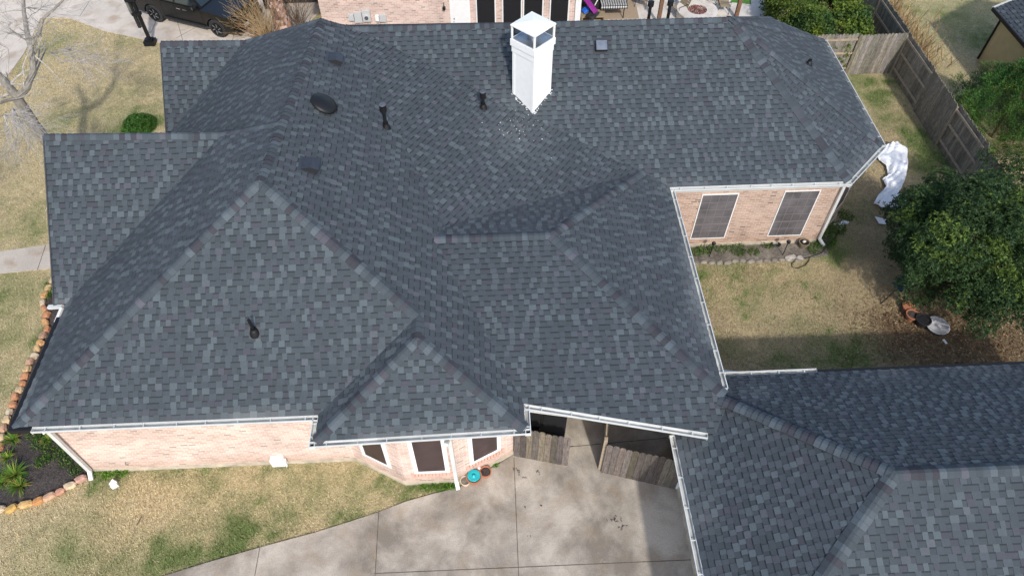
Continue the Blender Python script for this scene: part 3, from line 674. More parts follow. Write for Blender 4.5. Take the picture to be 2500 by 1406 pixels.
for (tl, tr, br_, bl) in [((1712,475),(1805,471),(1768,580),(1686,582)), ((1915,466),(2003,463),(1956,573),(1873,576))]:
    q = [wpix(*p, 15.82) for p in (tl, tr, br_, bl)]; x0 = (q[0][0]+q[3][0])/2; x1 = (q[1][0]+q[2][0])/2; z1 = (q[0][2]+q[1][2])/2; z0 = (q[2][2]+q[3][2])/2
    print('WIN', x0, x1, z0, z1); window((x0, 15.82), (x1, 15.82), z0, z1, (0, -1), fw_=.032, pane='screen')
q = [aty(u, v, YB) for u, v in ((1000,1080),(1085,1076),(1097,1150),(1010,1154))]; print('BAYWIN', q)
x0 = (q[0][0]+q[3][0])/2; x1 = (q[1][0]+q[2][0])/2; zw0 = (q[2][2]+q[3][2])/2; zw1 = 2.62
window((x0-.02, YB), (x1+.02, YB), zw0, zw1, (0, -1), mull=False)
d1 = nrm([-2.41+3.77, YB-YW]); o1 = np.array([d1[1], -d1[0]])
a_ = np.array([-3.77, YW]); window(tuple(a_+d1*.34), tuple(a_+d1*1.22), zw0, zw1, tuple(o1), mull=False)
d2 = nrm([WX+1.03, YW-.02-YB]); o2 = np.array([d2[1], -d2[0]]); a_ = np.array([-1.03, YB]); window(tuple(a_+d2*.36), tuple(a_+d2*1.26), zw0, zw1, tuple(o2), mull=False)
d3 = nrm([1.1, 1.13]); o3 = np.array([d3[1], -d3[0]]); a_ = np.array([10.95, 15.82]); window(tuple(a_+d3*.12), tuple(a_+d3*1.45), .85, 2.75, tuple(o3), fw_=.06, mull=False)
# soldier course sills
b = MB()
def sill(a, c, out, z):
    a = np.array([*a, 0.]); c = np.array([*c, 0.]); o = np.array([*out, 0.]); L = np.linalg.norm(c-a); d = (c-a)/L; n = int(L/.085)
    for i in range(n): cc = a+d*((i+.5)*L/n)+o*.02+V3(0, 0, z); b.box(cc, (L/n-.014, .06, .19), 'terra_b', ax=(d, np.cross([0, 0, 1], d), V3(0, 0, 1)))
M['terra_b'] = mat('sill_brick', (.62,.38,.30), .9, noise=[(7,.15,3)])
sill((x0-.1, YB), (x1+.1, YB), (0, -1), zw0-.10); b.build('brick_sill', house); b = MB(); a_ = np.array([-1.03, YB]); sill(tuple(a_+d2*.25), tuple(a_+d2*1.36), o2, zw0-.10)
b.build('brick_sill', house)
# downspouts
def downspout(pts, wd=.085, m='gutter'):
    g = MB()
    for i in range(len(pts)-1):
        p, q = np.array(pts[i], float), np.array(pts[i+1], float); g.bar(p, q+nrm(q-p)*.02, wd, wd*.75, m, up=(0, -1, .001) if abs(q[2]-p[2]) > .5 else (0, 0, 1))
    return g.build('downspout', house)
downspout([(-10.35, 8.2, 3.0), (-10.62, 8.5, 2.75), (-10.70, 8.54, .22), (-10.66, 8.36, .08)], .1)
downspout([(-1.16, 7.44, 3.02), (-1.10, 7.76, 2.75), (-1.08, 7.80, .2), (-1.05, 7.66, .06)], .1)
downspout([(10.85, 15.36, 3.0), (10.98, 15.74, 2.72), (11.02, 15.76, .25), (11.16, 15.58, .1)], .09)
downspout([tuple(at(153,748,2.95)), tuple(at(120,750,2.85))], .10); downspout([tuple(at(152,750,2.95)), tuple(at(137,786,2.7))], .08)
# chimney
ch = V3(1.44, 18.03, 0); ax45 = (nrm([1, 1, 0]), nrm([-1, 1, 0]), V3(0, 0, 1))
b = MB(); sd_ = .80
b.box(ch+V3(0, 0, (3.9+6.45)/2), (sd_, sd_, 6.45-3.9), 'white', ax=ax45)
for kx, ky in ((-1, -1), (1, -1), (1, 1), (-1, 1)): b.box(ch+ax45[0]*kx*(sd_/2-.035)+ax45[1]*ky*(sd_/2-.035)+V3(0, 0, 5.1), (.09, .09, 2.5), 'white', ax=ax45)
chim = b.build('chimney', house)
b = MB(); b.box(ch+V3(0, 0, 6.26), (sd_+.05, sd_+.05, .2), 'white', ax=ax45); b.box(ch+V3(0, 0, 6.46), (sd_+.11, sd_+.11, .2), 'white', ax=ax45); b.build('chimney_collar', chim)
b = MB(); b.box(ch+V3(0, 0, 6.57), (sd_+.02, sd_+.02, .03), 'metalgrey', ax=ax45)
b.lathe(ch+V3(0, 0, 6.58), [(.16, 0), (.16, .20), (.20, .21), (.20, .27), (.0, .30)], 'metalgrey', 20)
b.build('flue_pan', chim)
b = MB()
hs = (sd_+.07)/2
for kx, ky in ((-1, -1), (1, -1), (1, 1), (-1, 1)): b.box(ch+ax45[0]*kx*(hs-.02)+ax45[1]*ky*(hs-.02)+V3(0, 0, 6.78), (.045, .045, .46), 'white', ax=ax45)
R_ = [ch+ax45[0]*kx*(hs+.015)+ax45[1]*ky*(hs+.015)+V3(0, 0, 7.0) for kx, ky in ((-1, -1), (1, -1), (1, 1), (-1, 1))]; ap = ch+V3(0, 0, 7.10)
for i in range(4): b.face([R_[i], R_[(i+1) % 4], ap], 'white'); b.face([R_[i]-V3(0, 0, .04), R_[(i+1) % 4]-V3(0, 0, .04), R_[(i+1) % 4], R_[i]], 'white')
b.face([r-V3(0, 0, .04) for r in R_][::-1], 'white'); b.build('chimney_cap', chim)
b = MB()
for k in range(26):
    t = random.random(); s_ = random.choice((-1, 1)); p = ch+V3(0, -sd_*.7071, 0)+nrm([s_, 1, 0])*t*sd_; p = p+nrm([s_, -1, 0])*random.uniform(.02, .08); p[2] = BF[1]*p[1]+BF[2]+.02
    b.box(p, (random.uniform(.015, .05), random.uniform(.01, .03), .008), 'paint_fleck', rz=random.uniform(0, 3))
for (u, v, l_) in ((1258,232,.12),(1338,230,.14),(1345,222,.1),(1306,276,.10)):
    p = onp(u, v, BF)+V3(0, 0, .025); b.box(p, (l_, .025, .01), 'paint_fleck', rz=random.uniform(-.3, .4))
pe = b.build('paint_edge', chim); pe['kind'] = 'stuff'
# roof penetrations
def pipe_vent(u, v, pl, top, r=.045, capped=True, lab=None):
    p = onp(u, v, pl); n = pl_n(pl); g = MB(); z = V3(0, 0, 1)
    g.lathe(p-V3(0, 0, .06), [(.13, 0), (.12, .06), (.085, .15), (r+.02, .19), (r+.02, .24)], 'black', 18)
    vo = g.build('pipe_vent', house, smooth=False)
    U = nrm(np.cross(z, n)); V_ = np.cross(n, U); g = MB(); g.box(p+n*.018, (.26, .28, .006), 'vent', ax=(U, V_, n)); g.build('flashing', vo)
    g = MB(); g.tube([p-V3(0, 0, .1), p+z*top], r, 'black', 12); g.build('pipe', vo)
    if capped:
        g = MB(); g.lathe(p+z*(top-.06), [(r+.005, -.02), (r+.045, .0), (r+.045, .16), (r+.05, .17), (r+.05, .2), (0, .21)], 'black', 18); g.build('vent_cap', vo)
        g = MB(); g.lathe(p+z*(top+.155), [(r+.05, 0), (r+.04, .012), (0, .02)], 'lid', 18); g.build('cap_lid', vo)
    if lab: vo['label'] = lab
    return vo
pipe_vent(943, 312, P, .62, .05); pipe_vent(1180, 264, D, .42, .045)
v_ = pipe_vent(622, 812, F1, .50, .036, False)
pipe_vent(1974, 158, facets[14][1], .16, .035, False)
for u, v in ((1590,5),(1638,3)):
    p = at(u, v, 5.6+.35); p = at(u, v, 6.0)
    g = MB(); yb_ = RB[1]+.35; q = aty(u, v, yb_); zz = BK[1]*yb_+BK[2]
    g.tube([(q[0], yb_, zz-.1), (q[0], yb_, q[2]-.08)], .05, 'black', 12); g.lathe((q[0], yb_, q[2]-.14), [(.055, -.02), (.095, 0), (.095, .14), (.1, .15), (0, .17)], 'black', 18); g.build('pipe_vent', house)
def box_vent(u, v, pl, sx=.40, sy=.38, m='vent', silver=False):
    p = onp(u, v, pl); n = pl_n(pl); U = nrm(np.cross([0, 0, 1], n)); V_ = np.cross(n, U)
    if V_[2] < 0: V_ = -V_; U = -U
    g = MB(); hgt = .17
    a = [p+U*(-sx/2)+V_*(-sy/2), p+U*(sx/2)+V_*(-sy/2), p+U*(sx/2)+V_*(sy/2), p-U*(sx/2)+V_*(sy/2)]
    top = [a[0]+n*hgt, a[1]+n*hgt, a[2]+n*.03, a[3]+n*.03]
    mid0 = (a[0]+a[3])/2+n*hgt*.95; mid1 = (a[1]+a[2])/2+n*hgt*.95
    g.face([top[0], top[1], mid1, mid0], m); g.face([mid0, mid1, top[2], top[3]], m)
    g.face([a[1]+n*.02, a[2]+n*.01, top[2], mid1, top[1]], 'matte_black'); g.face([top[0], mid0, top[3], a[3]+n*.01, a[0]+n*.02], 'matte_black')
    g.face([a[0], a[1], top[1], top[0]], 'matte_black')
    vo = g.build('roof_vent', house)
    g = MB(); g.box(p-V_*(sy/2-.03)+n*.05, (sx-.05, .02, .1), 'matte_black', ax=(U, V_, n)); g.box(p+n*.016, (sx+.1, sy+.16, .006), 'vent', ax=(U, V_, n)); g.build('flashing', vo)
    if silver:
        g = MB(); g.box((top[0]+top[1]+mid0+mid1)/4+n*.006+V_*.05, (sx-.04, sy-.06, .006), 'metalgrey', ax=(U, V_, n)); g.build('lid', vo); vo['label'] = 'square roof vent with a bare metal lid'
box_vent(817, 147, P); box_vent(756, 407, P); box_vent(1467, 114, BF, .36, .36, 'vent', True)
p = onp(787, 262, P); n = pl_n(P); U = nrm(np.cross([0, 0, 1], n)); V_ = np.cross(n, U); g = MB(); base = p
prof = [(.20, 0), (.20, .08), (.33, .10), (.36, .115), (.36, .145), (.31, .19), (.18, .235), (0, .25)]; seg = 28; idx = []
tmp = MB(); tmp.lathe((0, 0, 0), prof, 'black', seg)
tmp.v = [tuple(base+U*x+V_*y+n*z) for x, y, z in tmp.v]; o_ = tmp.build('attic_fan', house, smooth=True); o_['label'] = 'round domed attic fan'
# flecks of old paint on the low roof
b = MB()
for k in range(60):
    if k < 46: u = random.gauss(1262, 28); v = random.gauss(300, 24)
    else: u = random.uniform(1080, 1500); v = random.uniform(300, 520)
    pp = onp(u, v, D)
    if v < 262+max(0, (u-1250))*.35 or u > 1330 and v < 300: continue
    s_ = random.uniform(.006, .017) if random.random() < .9 else .028
    b.box(pp+pl_n(D)*.022, (s_, s_*random.uniform(.4, 1), .006), 'paint_fleck', rz=random.uniform(0, 3))
for u, v in ((103*3.57/3.57+0,0),(371,1030),(1050,768),(889,1019),(1616,566),(2043,0)):
    pass
tag(b.build('paint_flecks'), 'flecks of white paint scattered on the roof below the chimney', 'debris', kind='stuff')
b = MB(); q = aty(678, 1127, YW-.1); b.box((q[0], YW-.08, q[2]), (.33, .16, .34), 'white'); b.box((q[0]+.19, YW-.09, q[2]-.06), (.06, .1, .26), 'white'); b.tube([(q[0]+.17, YW-.1, q[2]-.1), (q[0]+.17, YW-.1, -.02)], .025, 'white', 8)
b.build('utility_box', house)
b = MB(); q = aty(308, 1126, YW); b.tube([(q[0]-.03, YW-.03, q[2]-.03), (q[0]+.02, YW-.1, q[2]+.02), (q[0]+.05, YW-.06, q[2]-.06)], .014, 'metalgrey', 8); b.build('hose_bib', house)
# ================================================================== FOLIAGE TOOLS
def rand_dirs(n, up=0.0):
    d = RNG.normal(size=(n, 3)); d[:, 2] += up; return d/np.linalg.norm(d, axis=1)[:, None]
def leaves(name, pos, dirs, length, width, cols, parent, matname='leaf', fold=.0):
    """one kite-shaped leaf per entry"""
    n = len(pos); d = dirs/np.linalg.norm(dirs, axis=1)[:, None]; r = RNG.normal(size=(n, 3)); s = np.cross(d, r); s /= np.linalg.norm(s, axis=1)[:, None]
    L = np.asarray(length).reshape(-1, 1)*np.ones((n, 1)); W = np.asarray(width).reshape(-1, 1)*np.ones((n, 1))
    nn = np.cross(d, s)
    a = pos; b = pos+d*L*.5+s*W*.5+nn*L*fold; c = pos+d*L; e = pos+d*L*.5-s*W*.5+nn*L*fold
    V = np.stack([a, b, c, e], 1).reshape(-1, 3); F = np.arange(4*n).reshape(-1, 4)
    return raw_mesh(name, V, F, matname, cols, parent)
def whorls(centers, axis, k, length, width, base, tipcol, spread=1.0):
    """rosettes of k leaves at each centre, leaning along axis"""
    n = len(centers); C = np.repeat(centers, k, 0); A = np.repeat(axis, k, 0); d = RNG.normal(size=(n*k, 3)); d /= np.linalg.norm(d, axis=1)[:, None]
    d = d - (d*A).sum(1)[:, None]*A; d /= np.linalg.norm(d, axis=1)[:, None]+1e-6
    d = d*spread + A*RNG.uniform(.15, .8, (n*k, 1)); L = length*RNG.uniform(.7, 1.2, n*k); W = width*RNG.uniform(.8, 1.2, n*k)
    col = np.repeat(base, k, 0)*RNG.uniform(.75, 1.3, (n*k, 1))
    return C, d, L, W, col
def skeleton(b, p, d, L, r, depth, spread, col, mname='twig', kids=(2, 4), droop=0., shrink=.68, nseg=4, minr=.004, sides=6, tips=None, wob=.12):
    p = np.array(p, float); d = nrm(d); pts = [p]; rs = [r]
    for i in range(nseg):
        d = nrm(d+np.array([random.gauss(0, wob), random.gauss(0, wob), random.gauss(0, wob)-droop])); p = p+d*(L/nseg); pts.append(p); rs.append(max(minr, r*(1-.45*(i+1)/nseg)))
    b.tube(pts, rs, mname, sides, col=tuple(np.array(col)*random.uniform(.85, 1.15)), cap=False)
    if depth <= 0:
        if tips is not None: tips.append((pts[-1], d))
        return
    n = random.randint(*kids)
    for k in range(n):
        t = random.uniform(.45, 1.0) if k else 1.0; i = min(nseg, max(1, int(round(t*nseg)))); base = pts[i]
        r_ = nrm(np.cross(d, np.array([random.gauss(0, 1), random.gauss(0, 1), random.gauss(0, 1)]))); a = random.uniform(.35, 1)*spread
        nd = d*math.cos(a)+r_*math.sin(a); skeleton(b, base, nd, L*shrink*random.uniform(.8, 1.15), rs[i]*.66, depth-1, spread, col, mname, kids, droop, shrink, nseg, minr, max(3, sides-1), tips, wob)
# ---- broadleaf evergreen by the back lawn
def evergreen(name, c, rad, label, group, seed, nlobes=26, base_z=.2, trunk_xy=None, dens=1.0, bright=.22):
    rs = np.random.default_rng(seed); c = np.array(c, float); rad = np.array(rad, float)
    t = thing(name, (c[0], c[1], 0), label, 'tree', group)
    b = MB(); tx = trunk_xy or (c[0], c[1])
    for k in range(5):
        a = rs.uniform(0, 6.28); b.tube([(tx[0]+.15*math.cos(a), tx[1]+.15*math.sin(a), -.05), (tx[0]+.4*math.cos(a), tx[1]+.4*math.sin(a), 1.0), tuple(c+rad*np.array([.5*math.cos(a), .5*math.sin(a), .15]))], [.10, .07, .03], 'twig', 7, col=(.10, .075, .05))
    b.build('trunk', t)
    d = rs.normal(size=(nlobes, 3)); d[:, 2] = np.abs(d[:, 2])*.95-.35; d /= np.linalg.norm(d, axis=1)[:, None]
    lc = c+d*rad*rs.uniform(.55, .92, (nlobes, 1)); lr = rs.uniform(.11, .23, nlobes)*rad.mean()
    lc = np.concatenate([lc, [c, c+rad*[0, 0, .3]]]); lr = np.concatenate([lr, [rad.mean()*.52, rad.mean()*.42]])
    cen = []; ax = []; colr = []
    for i in range(len(lc)):
        n = int(dens*420*(lr[i]/.8)**2); q = rs.normal(size=(n, 3)); q /= np.linalg.norm(q, axis=1)[:, None]; rr = lr[i]*(1+.16*rs.normal(size=(n, 1)))*rs.uniform(.72, 1.06, (n, 1))
        pp = lc[i]+q*rr; tone = rs.uniform(0, 1); keep = pp[:, 2] > base_z; pp = pp[keep]; q = q[keep]
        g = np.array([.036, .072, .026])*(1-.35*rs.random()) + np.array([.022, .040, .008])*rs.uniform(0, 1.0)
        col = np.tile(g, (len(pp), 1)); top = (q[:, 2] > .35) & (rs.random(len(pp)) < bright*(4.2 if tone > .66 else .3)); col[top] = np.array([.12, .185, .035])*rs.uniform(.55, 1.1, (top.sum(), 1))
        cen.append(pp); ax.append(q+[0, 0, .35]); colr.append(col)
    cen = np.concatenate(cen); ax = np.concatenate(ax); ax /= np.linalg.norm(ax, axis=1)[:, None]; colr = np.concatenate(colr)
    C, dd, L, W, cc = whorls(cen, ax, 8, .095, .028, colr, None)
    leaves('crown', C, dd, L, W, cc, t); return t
evergreen('evergreen_tree', (14.15, 13.4, 2.15), (2.85, 2.65, 2.15), 'large round dark green evergreen tree with yellow-green shoots on the back lawn', 'evergreen trees', 3, nlobes=95, dens=1.9, base_z=.75)
evergreen('evergreen_tree', (16.7, 16.0, 2.2), (1.6, 1.5, 1.7), 'smaller dark evergreen tree between the large round tree and the side fence', 'evergreen trees', 5, nlobes=18, bright=.1)
# ---- clipped hedge behind the cross fence
def hedge():
    t = thing('hedge', (14.6, 27.6, 0), 'big clipped green and yellow shrub behind the wooden cross fence', 'hedge')
    n = 15000; q = RNG.normal(size=(n, 3)); q[:, 2] = np.abs(q[:, 2]); q /= np.linalg.norm(q, axis=1)[:, None]
    s = np.sign(q)*np.abs(q)**.55; s /= np.maximum(1, np.abs(s).max(1))[:, None]
    wob = 1+.10*np.sin(s[:, 0]*7+1)*np.cos(s[:, 1]*6)+.05*RNG.normal(size=n)
    p = np.array([14.55, 27.9, .1])+s*np.array([1.85, 2.5, 1.85])*wob[:, None]*RNG.uniform(.84, 1.03, (n, 1))
    nn = vnoise(p[:, 0], p[:, 1]+p[:, 2], 1.9, 21); col = np.array([.035, .085, .02])*(1-nn[:, None]) + np.array([.15, .20, .025])*nn[:, None]; lf = p[:, 0] < 13.5; col[lf] *= .8
    C, dd, L, W, cc = whorls(p, nrm_rows(s+[0, 0, .3]), 4, .11, .065, col, None); leaves('foliage', C, dd, L, W, cc, t)
    b = MB(); 
    for k in range(6): b.tube([(14.5+.2*math.cos(k), 27.8+.2*math.sin(k), -.05), (14.5+.9*math.cos(k), 27.8+1.2*math.sin(k), 1.3)], [.05, .02], 'twig', 6, col=(.1, .07, .05))
    b.build('stem', t)
def nrm_rows(a): return a/np.linalg.norm(a, axis=1)[:, None]
hedge()
# ---- feathery conifer beyond the side fence
def conifer(c, r, H, label):
    t = thing('cypress_tree', (c[0], c[1], 0), label, 'tree'); b = MB(); b.tube([(c[0], c[1], -.1), (c[0], c[1], H*.8)], [.09, .02], 'twig', 7, col=(.12, .08, .05)); b.build('trunk', t)
    n = 7600; z = RNG.beta(1.3, 1.25, n)*H*.93+.1; prof = np.clip(np.minimum(1, (H-z)/(H*.52)), .05, 1)**.8*np.clip((z+.5)/.8, .3, 1); a = RNG.uniform(0, 2*math.pi, n)
    lob = 1+.22*np.sin(a*5+z*2.6)+.13*np.sin(a*9-z*4); rr = r*prof*lob*RNG.uniform(.6, 1.06, n); p = np.stack([c[0]+rr*np.cos(a), c[1]+rr*np.sin(a), z], -1)
    out = np.stack([np.cos(a), np.sin(a), np.full(n, 1.25)], -1); out = nrm_rows(out)
    nz = vnoise(p[:, 0]*1.5, p[:, 1]+p[:, 2]*1.3, 2.1, 51)[:, None]; col = np.array([.03, .095, .026])*(1-nz)+np.array([.11, .22, .045])*nz; old = RNG.random(n) < .06; col[old] = [.16, .13, .04]
    k = 12; C = np.repeat(p, k, 0)+RNG.normal(0, .045, (n*k, 3)); d = np.repeat(out, k, 0)+RNG.normal(0, .42, (n*k, 3)); cc = np.repeat(col, k, 0)*RNG.uniform(.7, 1.35, (n*k, 1))
    leaves('crown', C, d, RNG.uniform(.06, .13, n*k), .016, cc, t)
conifer((19.5, 20.9), 1.75, 3.3, 'bright green feathery cypress beyond the side fence')
# ================================================================== FENCES
def board_col(dark=.5):
    b_ = np.array([.185, .150, .115]); g_ = np.array([.20, .185, .165]); k = random.random(); c = b_*(1-k)+g_*k; return tuple(c*random.uniform(.62, 1.25)*(1.15-dark*.5))
def fence(name, a, c, label, group, hgt=1.85, side=1, bw=.14, segs=None, rails=True, dark=.5, dogear=True, posts=True, tone=None, parts=None):
    """a -> c ground points; side=+1: rails on the left-hand side of the run"""
    a = V3(*a, 0); c = V3(*c, 0); L = np.linalg.norm(c-a); d = (c-a)/L; o = np.array([-d[1], d[0], 0])*side; z = V3(0, 0, 1)
    t = thing(name, (a+c)/2, label, 'fence', group)
    n = int(L/bw); segl = 2.4
    b = MB()
    for i in range(n):
        u = (i+.5)*L/n; flip = (int(u/segl) % 2) if parts is None else (sum(u > s_ for s_ in parts) % 2)
        off = (-.03 if not flip else .05); H = hgt+random.uniform(-.03, .03); w_ = L/n-.006; col = tone() if tone else board_col(dark)
        cc = a+d*u+o*off; ln = nrm(z+d*random.gauss(0, .006))
        b.box(cc+z*(H-.05)/2, (w_, .018, H-.05), 'wood', col=col, ax=(nrm(np.cross(o, ln)) if False else d, o, z))
        if dogear:
            q = [cc-d*w_/2+z*(H-.05), cc+d*w_/2+z*(H-.05), cc+d*w_*.3+z*H, cc-d*w_*.3+z*H]
            for s_ in (-1, 1):
                f = [k+o*.009*s_ for k in q]; b.face(f if s_ < 0 else f[::-1], 'wood', col)
            b.face([q[3]-o*.009, q[2]-o*.009, q[2]+o*.009, q[3]+o*.009], 'wood', col); b.face([q[0]-o*.009, q[3]-o*.009, q[3]+o*.009, q[0]+o*.009], 'wood', col); b.face([q[2]-o*.009, q[1]-o*.009, q[1]+o*.009, q[2]+o*.009], 'wood', col)
    b.build('boards', t)
    if rails:
        edges = ([0]+list(parts)+[L]) if parts is not None else [k*segl for k in range(int(L/segl)+1)]+[L]
        for i in range(len(edges)-1):
            u0, u1 = edges[i], edges[i+1]
            if u1-u0 < .3: continue
            for zz in (.28, 1.0, 1.62):
                g = MB(); g.bar(a+d*(u0+.01)+o*.012+z*zz, a+d*(u1-.01)+o*.012+z*zz, .038, .085, 'rail'); g.build('rail', t)
            if posts: g = MB(); g.box(a+d*(u0+.04)-o*.06*0+o*.012+z*.86, (.085, .085, 1.76), 'rail', ax=(d, o, z)); g.build('post', t)
    return t
FG = 'weathered wooden privacy fences'
gt_ = lambda: tuple(np.array([.22, .205, .175])*random.uniform(.6, 1.25)*np.array([1, random.uniform(.93, 1.0), random.uniform(.82, 1)]))
fence('wooden_fence', (12.6, 25.15), (17.1, 25.2), 'grey wooden cross fence between the house corner and the side fence', FG, side=-1, tone=gt_, parts=[2.55])
bt_ = lambda: tuple(np.array([.215, .185, .14])*random.uniform(.66, 1.22))
fence('wooden_fence', (17.15, 25.2), (17.15, 14.5), 'long brown side fence with exposed rails along the back lawn', FG, side=-1, tone=bt_, parts=[2.6, 4.6, 6.9, 9.0])
fence('wooden_fence', (17.2, 34.0), (17.2, 25.32), 'brown side fence continuing beside the clipped shrub', FG, side=-1, tone=bt_, parts=[3.2, 5.8])
# driveway gate fence
oldb = lambda: tuple(np.array([.145, .125, .103])*random.uniform(.5, 1.3)*np.array([1, random.uniform(.9, 1.0), random.uniform(.78, 1.05)]))
gd = nrm([4.64-2.72, 7.44-8.0]); 
fence('picket_fence', (.46, 8.56), (1.87, 8.2), 'short weathered picket panel joining the brick bay corner', 'weathered picket fences by the driveway', hgt=1.62, side=1, bw=.155, tone=oldb, rails=False)
fence('picket_fence', (2.74, 7.98), (4.62, 7.43), 'weathered picket panel with uneven tops against the garage wing', 'weathered picket fences by the driveway', hgt=1.62, side=1, bw=.152, tone=oldb, rails=False)
fence('wooden_gate', (2.72, 8.02), (3.02, 9.55), 'open wooden gate leaf swung back into the passage', None, hgt=1.62, side=1, bw=.15, tone=lambda: tuple(np.array([.10,.08,.06])*random.uniform(.7,1.2)), parts=[])['category'] = 'gate'
def smallbox(name, label, cat, group, fn, loc=(0, 0, 0)):
    t = thing(name, loc, label, cat, group); fn(t); return t
# wheelie bins
def bin_(x, y, rz, label):
    t = thing('rubbish_bin', (x, y, 0), label, 'bin', 'black wheeled bins in the passage'); ax = (V3(math.cos(rz), math.sin(rz), 0), V3(-math.sin(rz), math.cos(rz), 0), V3(0, 0, 1)); c = V3(x, y, 0)
    b = MB()
    P0 = [c+ax[0]*sx*.25+ax[1]*sy*.27+V3(0, 0, .08) for sx, sy in ((-1,-1),(1,-1),(1,1),(-1,1))]; P1 = [c+ax[0]*sx*.31+ax[1]*sy*.36+V3(0, 0, 1.0) for sx, sy in ((-1,-1),(1,-1),(1,1),(-1,1))]
    for i in range(4): b.face([P0[i], P0[(i+1)%4], P1[(i+1)%4], P1[i]], 'matte_black')
    b.face(P0[::-1], 'matte_black'); b.face(P1, 'matte_black'); b.build('body', t)
    b = MB(); b.box(c+V3(0, 0, 1.03), (.66, .78, .05), 'matte_black', ax=ax); b.box(c+V3(0, 0, 1.065), (.56, .66, .03), 'matte_black', ax=ax); b.bar(c+ax[1]*.42-ax[0]*.25+V3(0,0,1.02), c+ax[1]*.42+ax[0]*.25+V3(0,0,1.02), .03, .03, 'matte_black'); b.build('lid', t)
    for s_ in (-1, 1):
        b = MB(); q = c+ax[0]*s_*.27+ax[1]*.3+V3(0, 0, .12); b.tube([q-ax[0]*.02, q+ax[0]*.02], .12, 'tyre', 14); b.build('wheel', t)
bin_(1.52, 8.95, -.22, 'black wheeled bin behind the short picket panel'); bin_(.86, 9.25, -.1, 'black wheeled bin half hidden by the roof corner behind the pickets')
# ================================================================== STONES, POTS, GARDEN THINGS
def rock(name, c, size, rz, col, label, cat='stone', group=None, matn='stone', tilt=0):
    n1, n2 = 9, 6; V = []; F = []
    rs = [random.uniform(.86, 1.12) for _ in range(n1*(n2+1))]
    ca, sa = math.cos(rz), math.sin(rz); b = MB()
    ring = []
    for j in range(n2+1):
        ph = -math.pi/2+math.pi*j/n2; r_ = math.cos(ph)**.5 if math.cos(ph) > 1e-6 else 0; row = []
        for i in range(n1):
            th = 2*math.pi*i/n1; k = rs[j*n1+i] if 0 < j < n2 else 1; ex = abs(math.cos(th))**.7*np.sign(math.cos(th)); ey = abs(math.sin(th))**.7*np.sign(math.sin(th))
            x = ex*r_*size[0]/2*k; y = ey*r_*size[1]/2*k; zz = math.sin(ph)*size[2]/2*(.9+.1*k)+tilt*x; row.append((c[0]+x*ca-y*sa, c[1]+x*sa+y*ca, c[2]+zz))
        ring.append(row)
    for j in range(n2):
        for i in range(n1): b.face([ring[j][i], ring[j][(i+1)%n1], ring[j+1][(i+1)%n1], ring[j+1][i]], matn, tuple(np.array(col)*random.uniform(.92, 1.08)))
    o = b.build(name); return tag(o, label, cat, group)
line = [(127,685),(118,703),(108,720),(104,738),(108,752),(113,768),(110,786),(115,803),(104,818),(98,836),(90,850),(84,868),(72,882),(66,900),(60,918),(54,936),(46,950),(36,968),(30,988),(22,1005),(15,1024),(8,1045),(3,1068),(0,1090),(-10,1115)]
cols_ = [(.50,.34,.17), (.42,.20,.10), (.46,.27,.17), (.52,.38,.22), (.38,.23,.15), (.50,.28,.12), (.45,.36,.25)]
ORD = ['first','second','third','fourth','fifth','sixth','seventh','eighth','ninth','tenth','eleventh','twelfth','thirteenth','fourteenth','fifteenth','sixteenth','seventeenth','eighteenth','nineteenth','twentieth','twenty-first','twenty-second','twenty-third','twenty-fourth','twenty-fifth']
CN = ['golden tan','dark rust','reddish tan','pale tan','brown','orange','greyish tan']
for i, (u, v) in enumerate(line):
    ci = random.randrange(7)
    p = at(u, v, .08); q = at(*line[min(i+1, len(line)-1)], .08); a = math.atan2(q[1]-p[1], q[0]-p[0]) if i < len(line)-1 else 1.5; L_ = max(.17, np.linalg.norm(q-p) if i < len(line)-1 else .25)
    rock('edging_stone', (p[0], p[1], .06), (L_*1.02, random.uniform(.16, .24), random.uniform(.15, .2)), a+random.uniform(-.2, .2), cols_[ci], CN[ci]+' edging stone, '+ORD[i]+' from the top in the row left of the house', group='stones edging the side of the flower bed', tilt=random.uniform(-.1, .1))
line2 = [(197,1167,.26),(171,1184,.28),(146,1199,.24),(119,1211,.30),(92,1222,.26),(61,1230,.30),(27,1240,.28),(-4,1243,.3)]
lab2 = ['flat pink stone at the foot of the corner downspout', 'pale pointed stone second from the downspout in the bed edging', 'small brown stone third from the downspout in the bed edging', 'long salmon stone in the middle of the front bed edging', 'rusty orange tilted stone in the front bed edging', 'large rounded yellow-orange stone in the front bed edging', 'ochre stone near the picture edge in the front bed edging', 'pale stone at the far left end of the front bed edging']
for i, (u, v, L_) in enumerate(line2):
    p = at(u, v, .08); rock('edging_stone', (p[0], p[1], .06), (L_*1.15, .2, .17), .45+random.uniform(-.12, .2), [(.45,.26,.20),(.55,.42,.27),(.42,.22,.14),(.52,.32,.20),(.46,.22,.08),(.56,.35,.14),(.48,.30,.09),(.5,.38,.25)][i], lab2[i], tilt=random.uniform(-.15, .15))
for i in range(14):
    x = 6.75+i*.262; rock('border_stone', (x, 15.07+random.uniform(-.04, .04), .02), (random.uniform(.20, .29), random.uniform(.12,.18), .10), random.uniform(-.3, .3), tuple(np.array([.25,.225,.18])*random.uniform(.8, 1.2)), 'grey border stone, '+ORD[i]+' from the left in the row under the rear windows', group='grey stones edging the bed under the rear windows')
for (u, v, s1, s2, lb) in [(1930,629,.42,.22,'flat pale flagstone beside the garden hose'), (1952,630,.24,.2,'small angular flagstone next to the hose loop')]:
    p = at(u, v, .04); rock('flagstone', (p[0], p[1], .04), (s1, s2, .07), .3, (.42,.38,.33), lb)
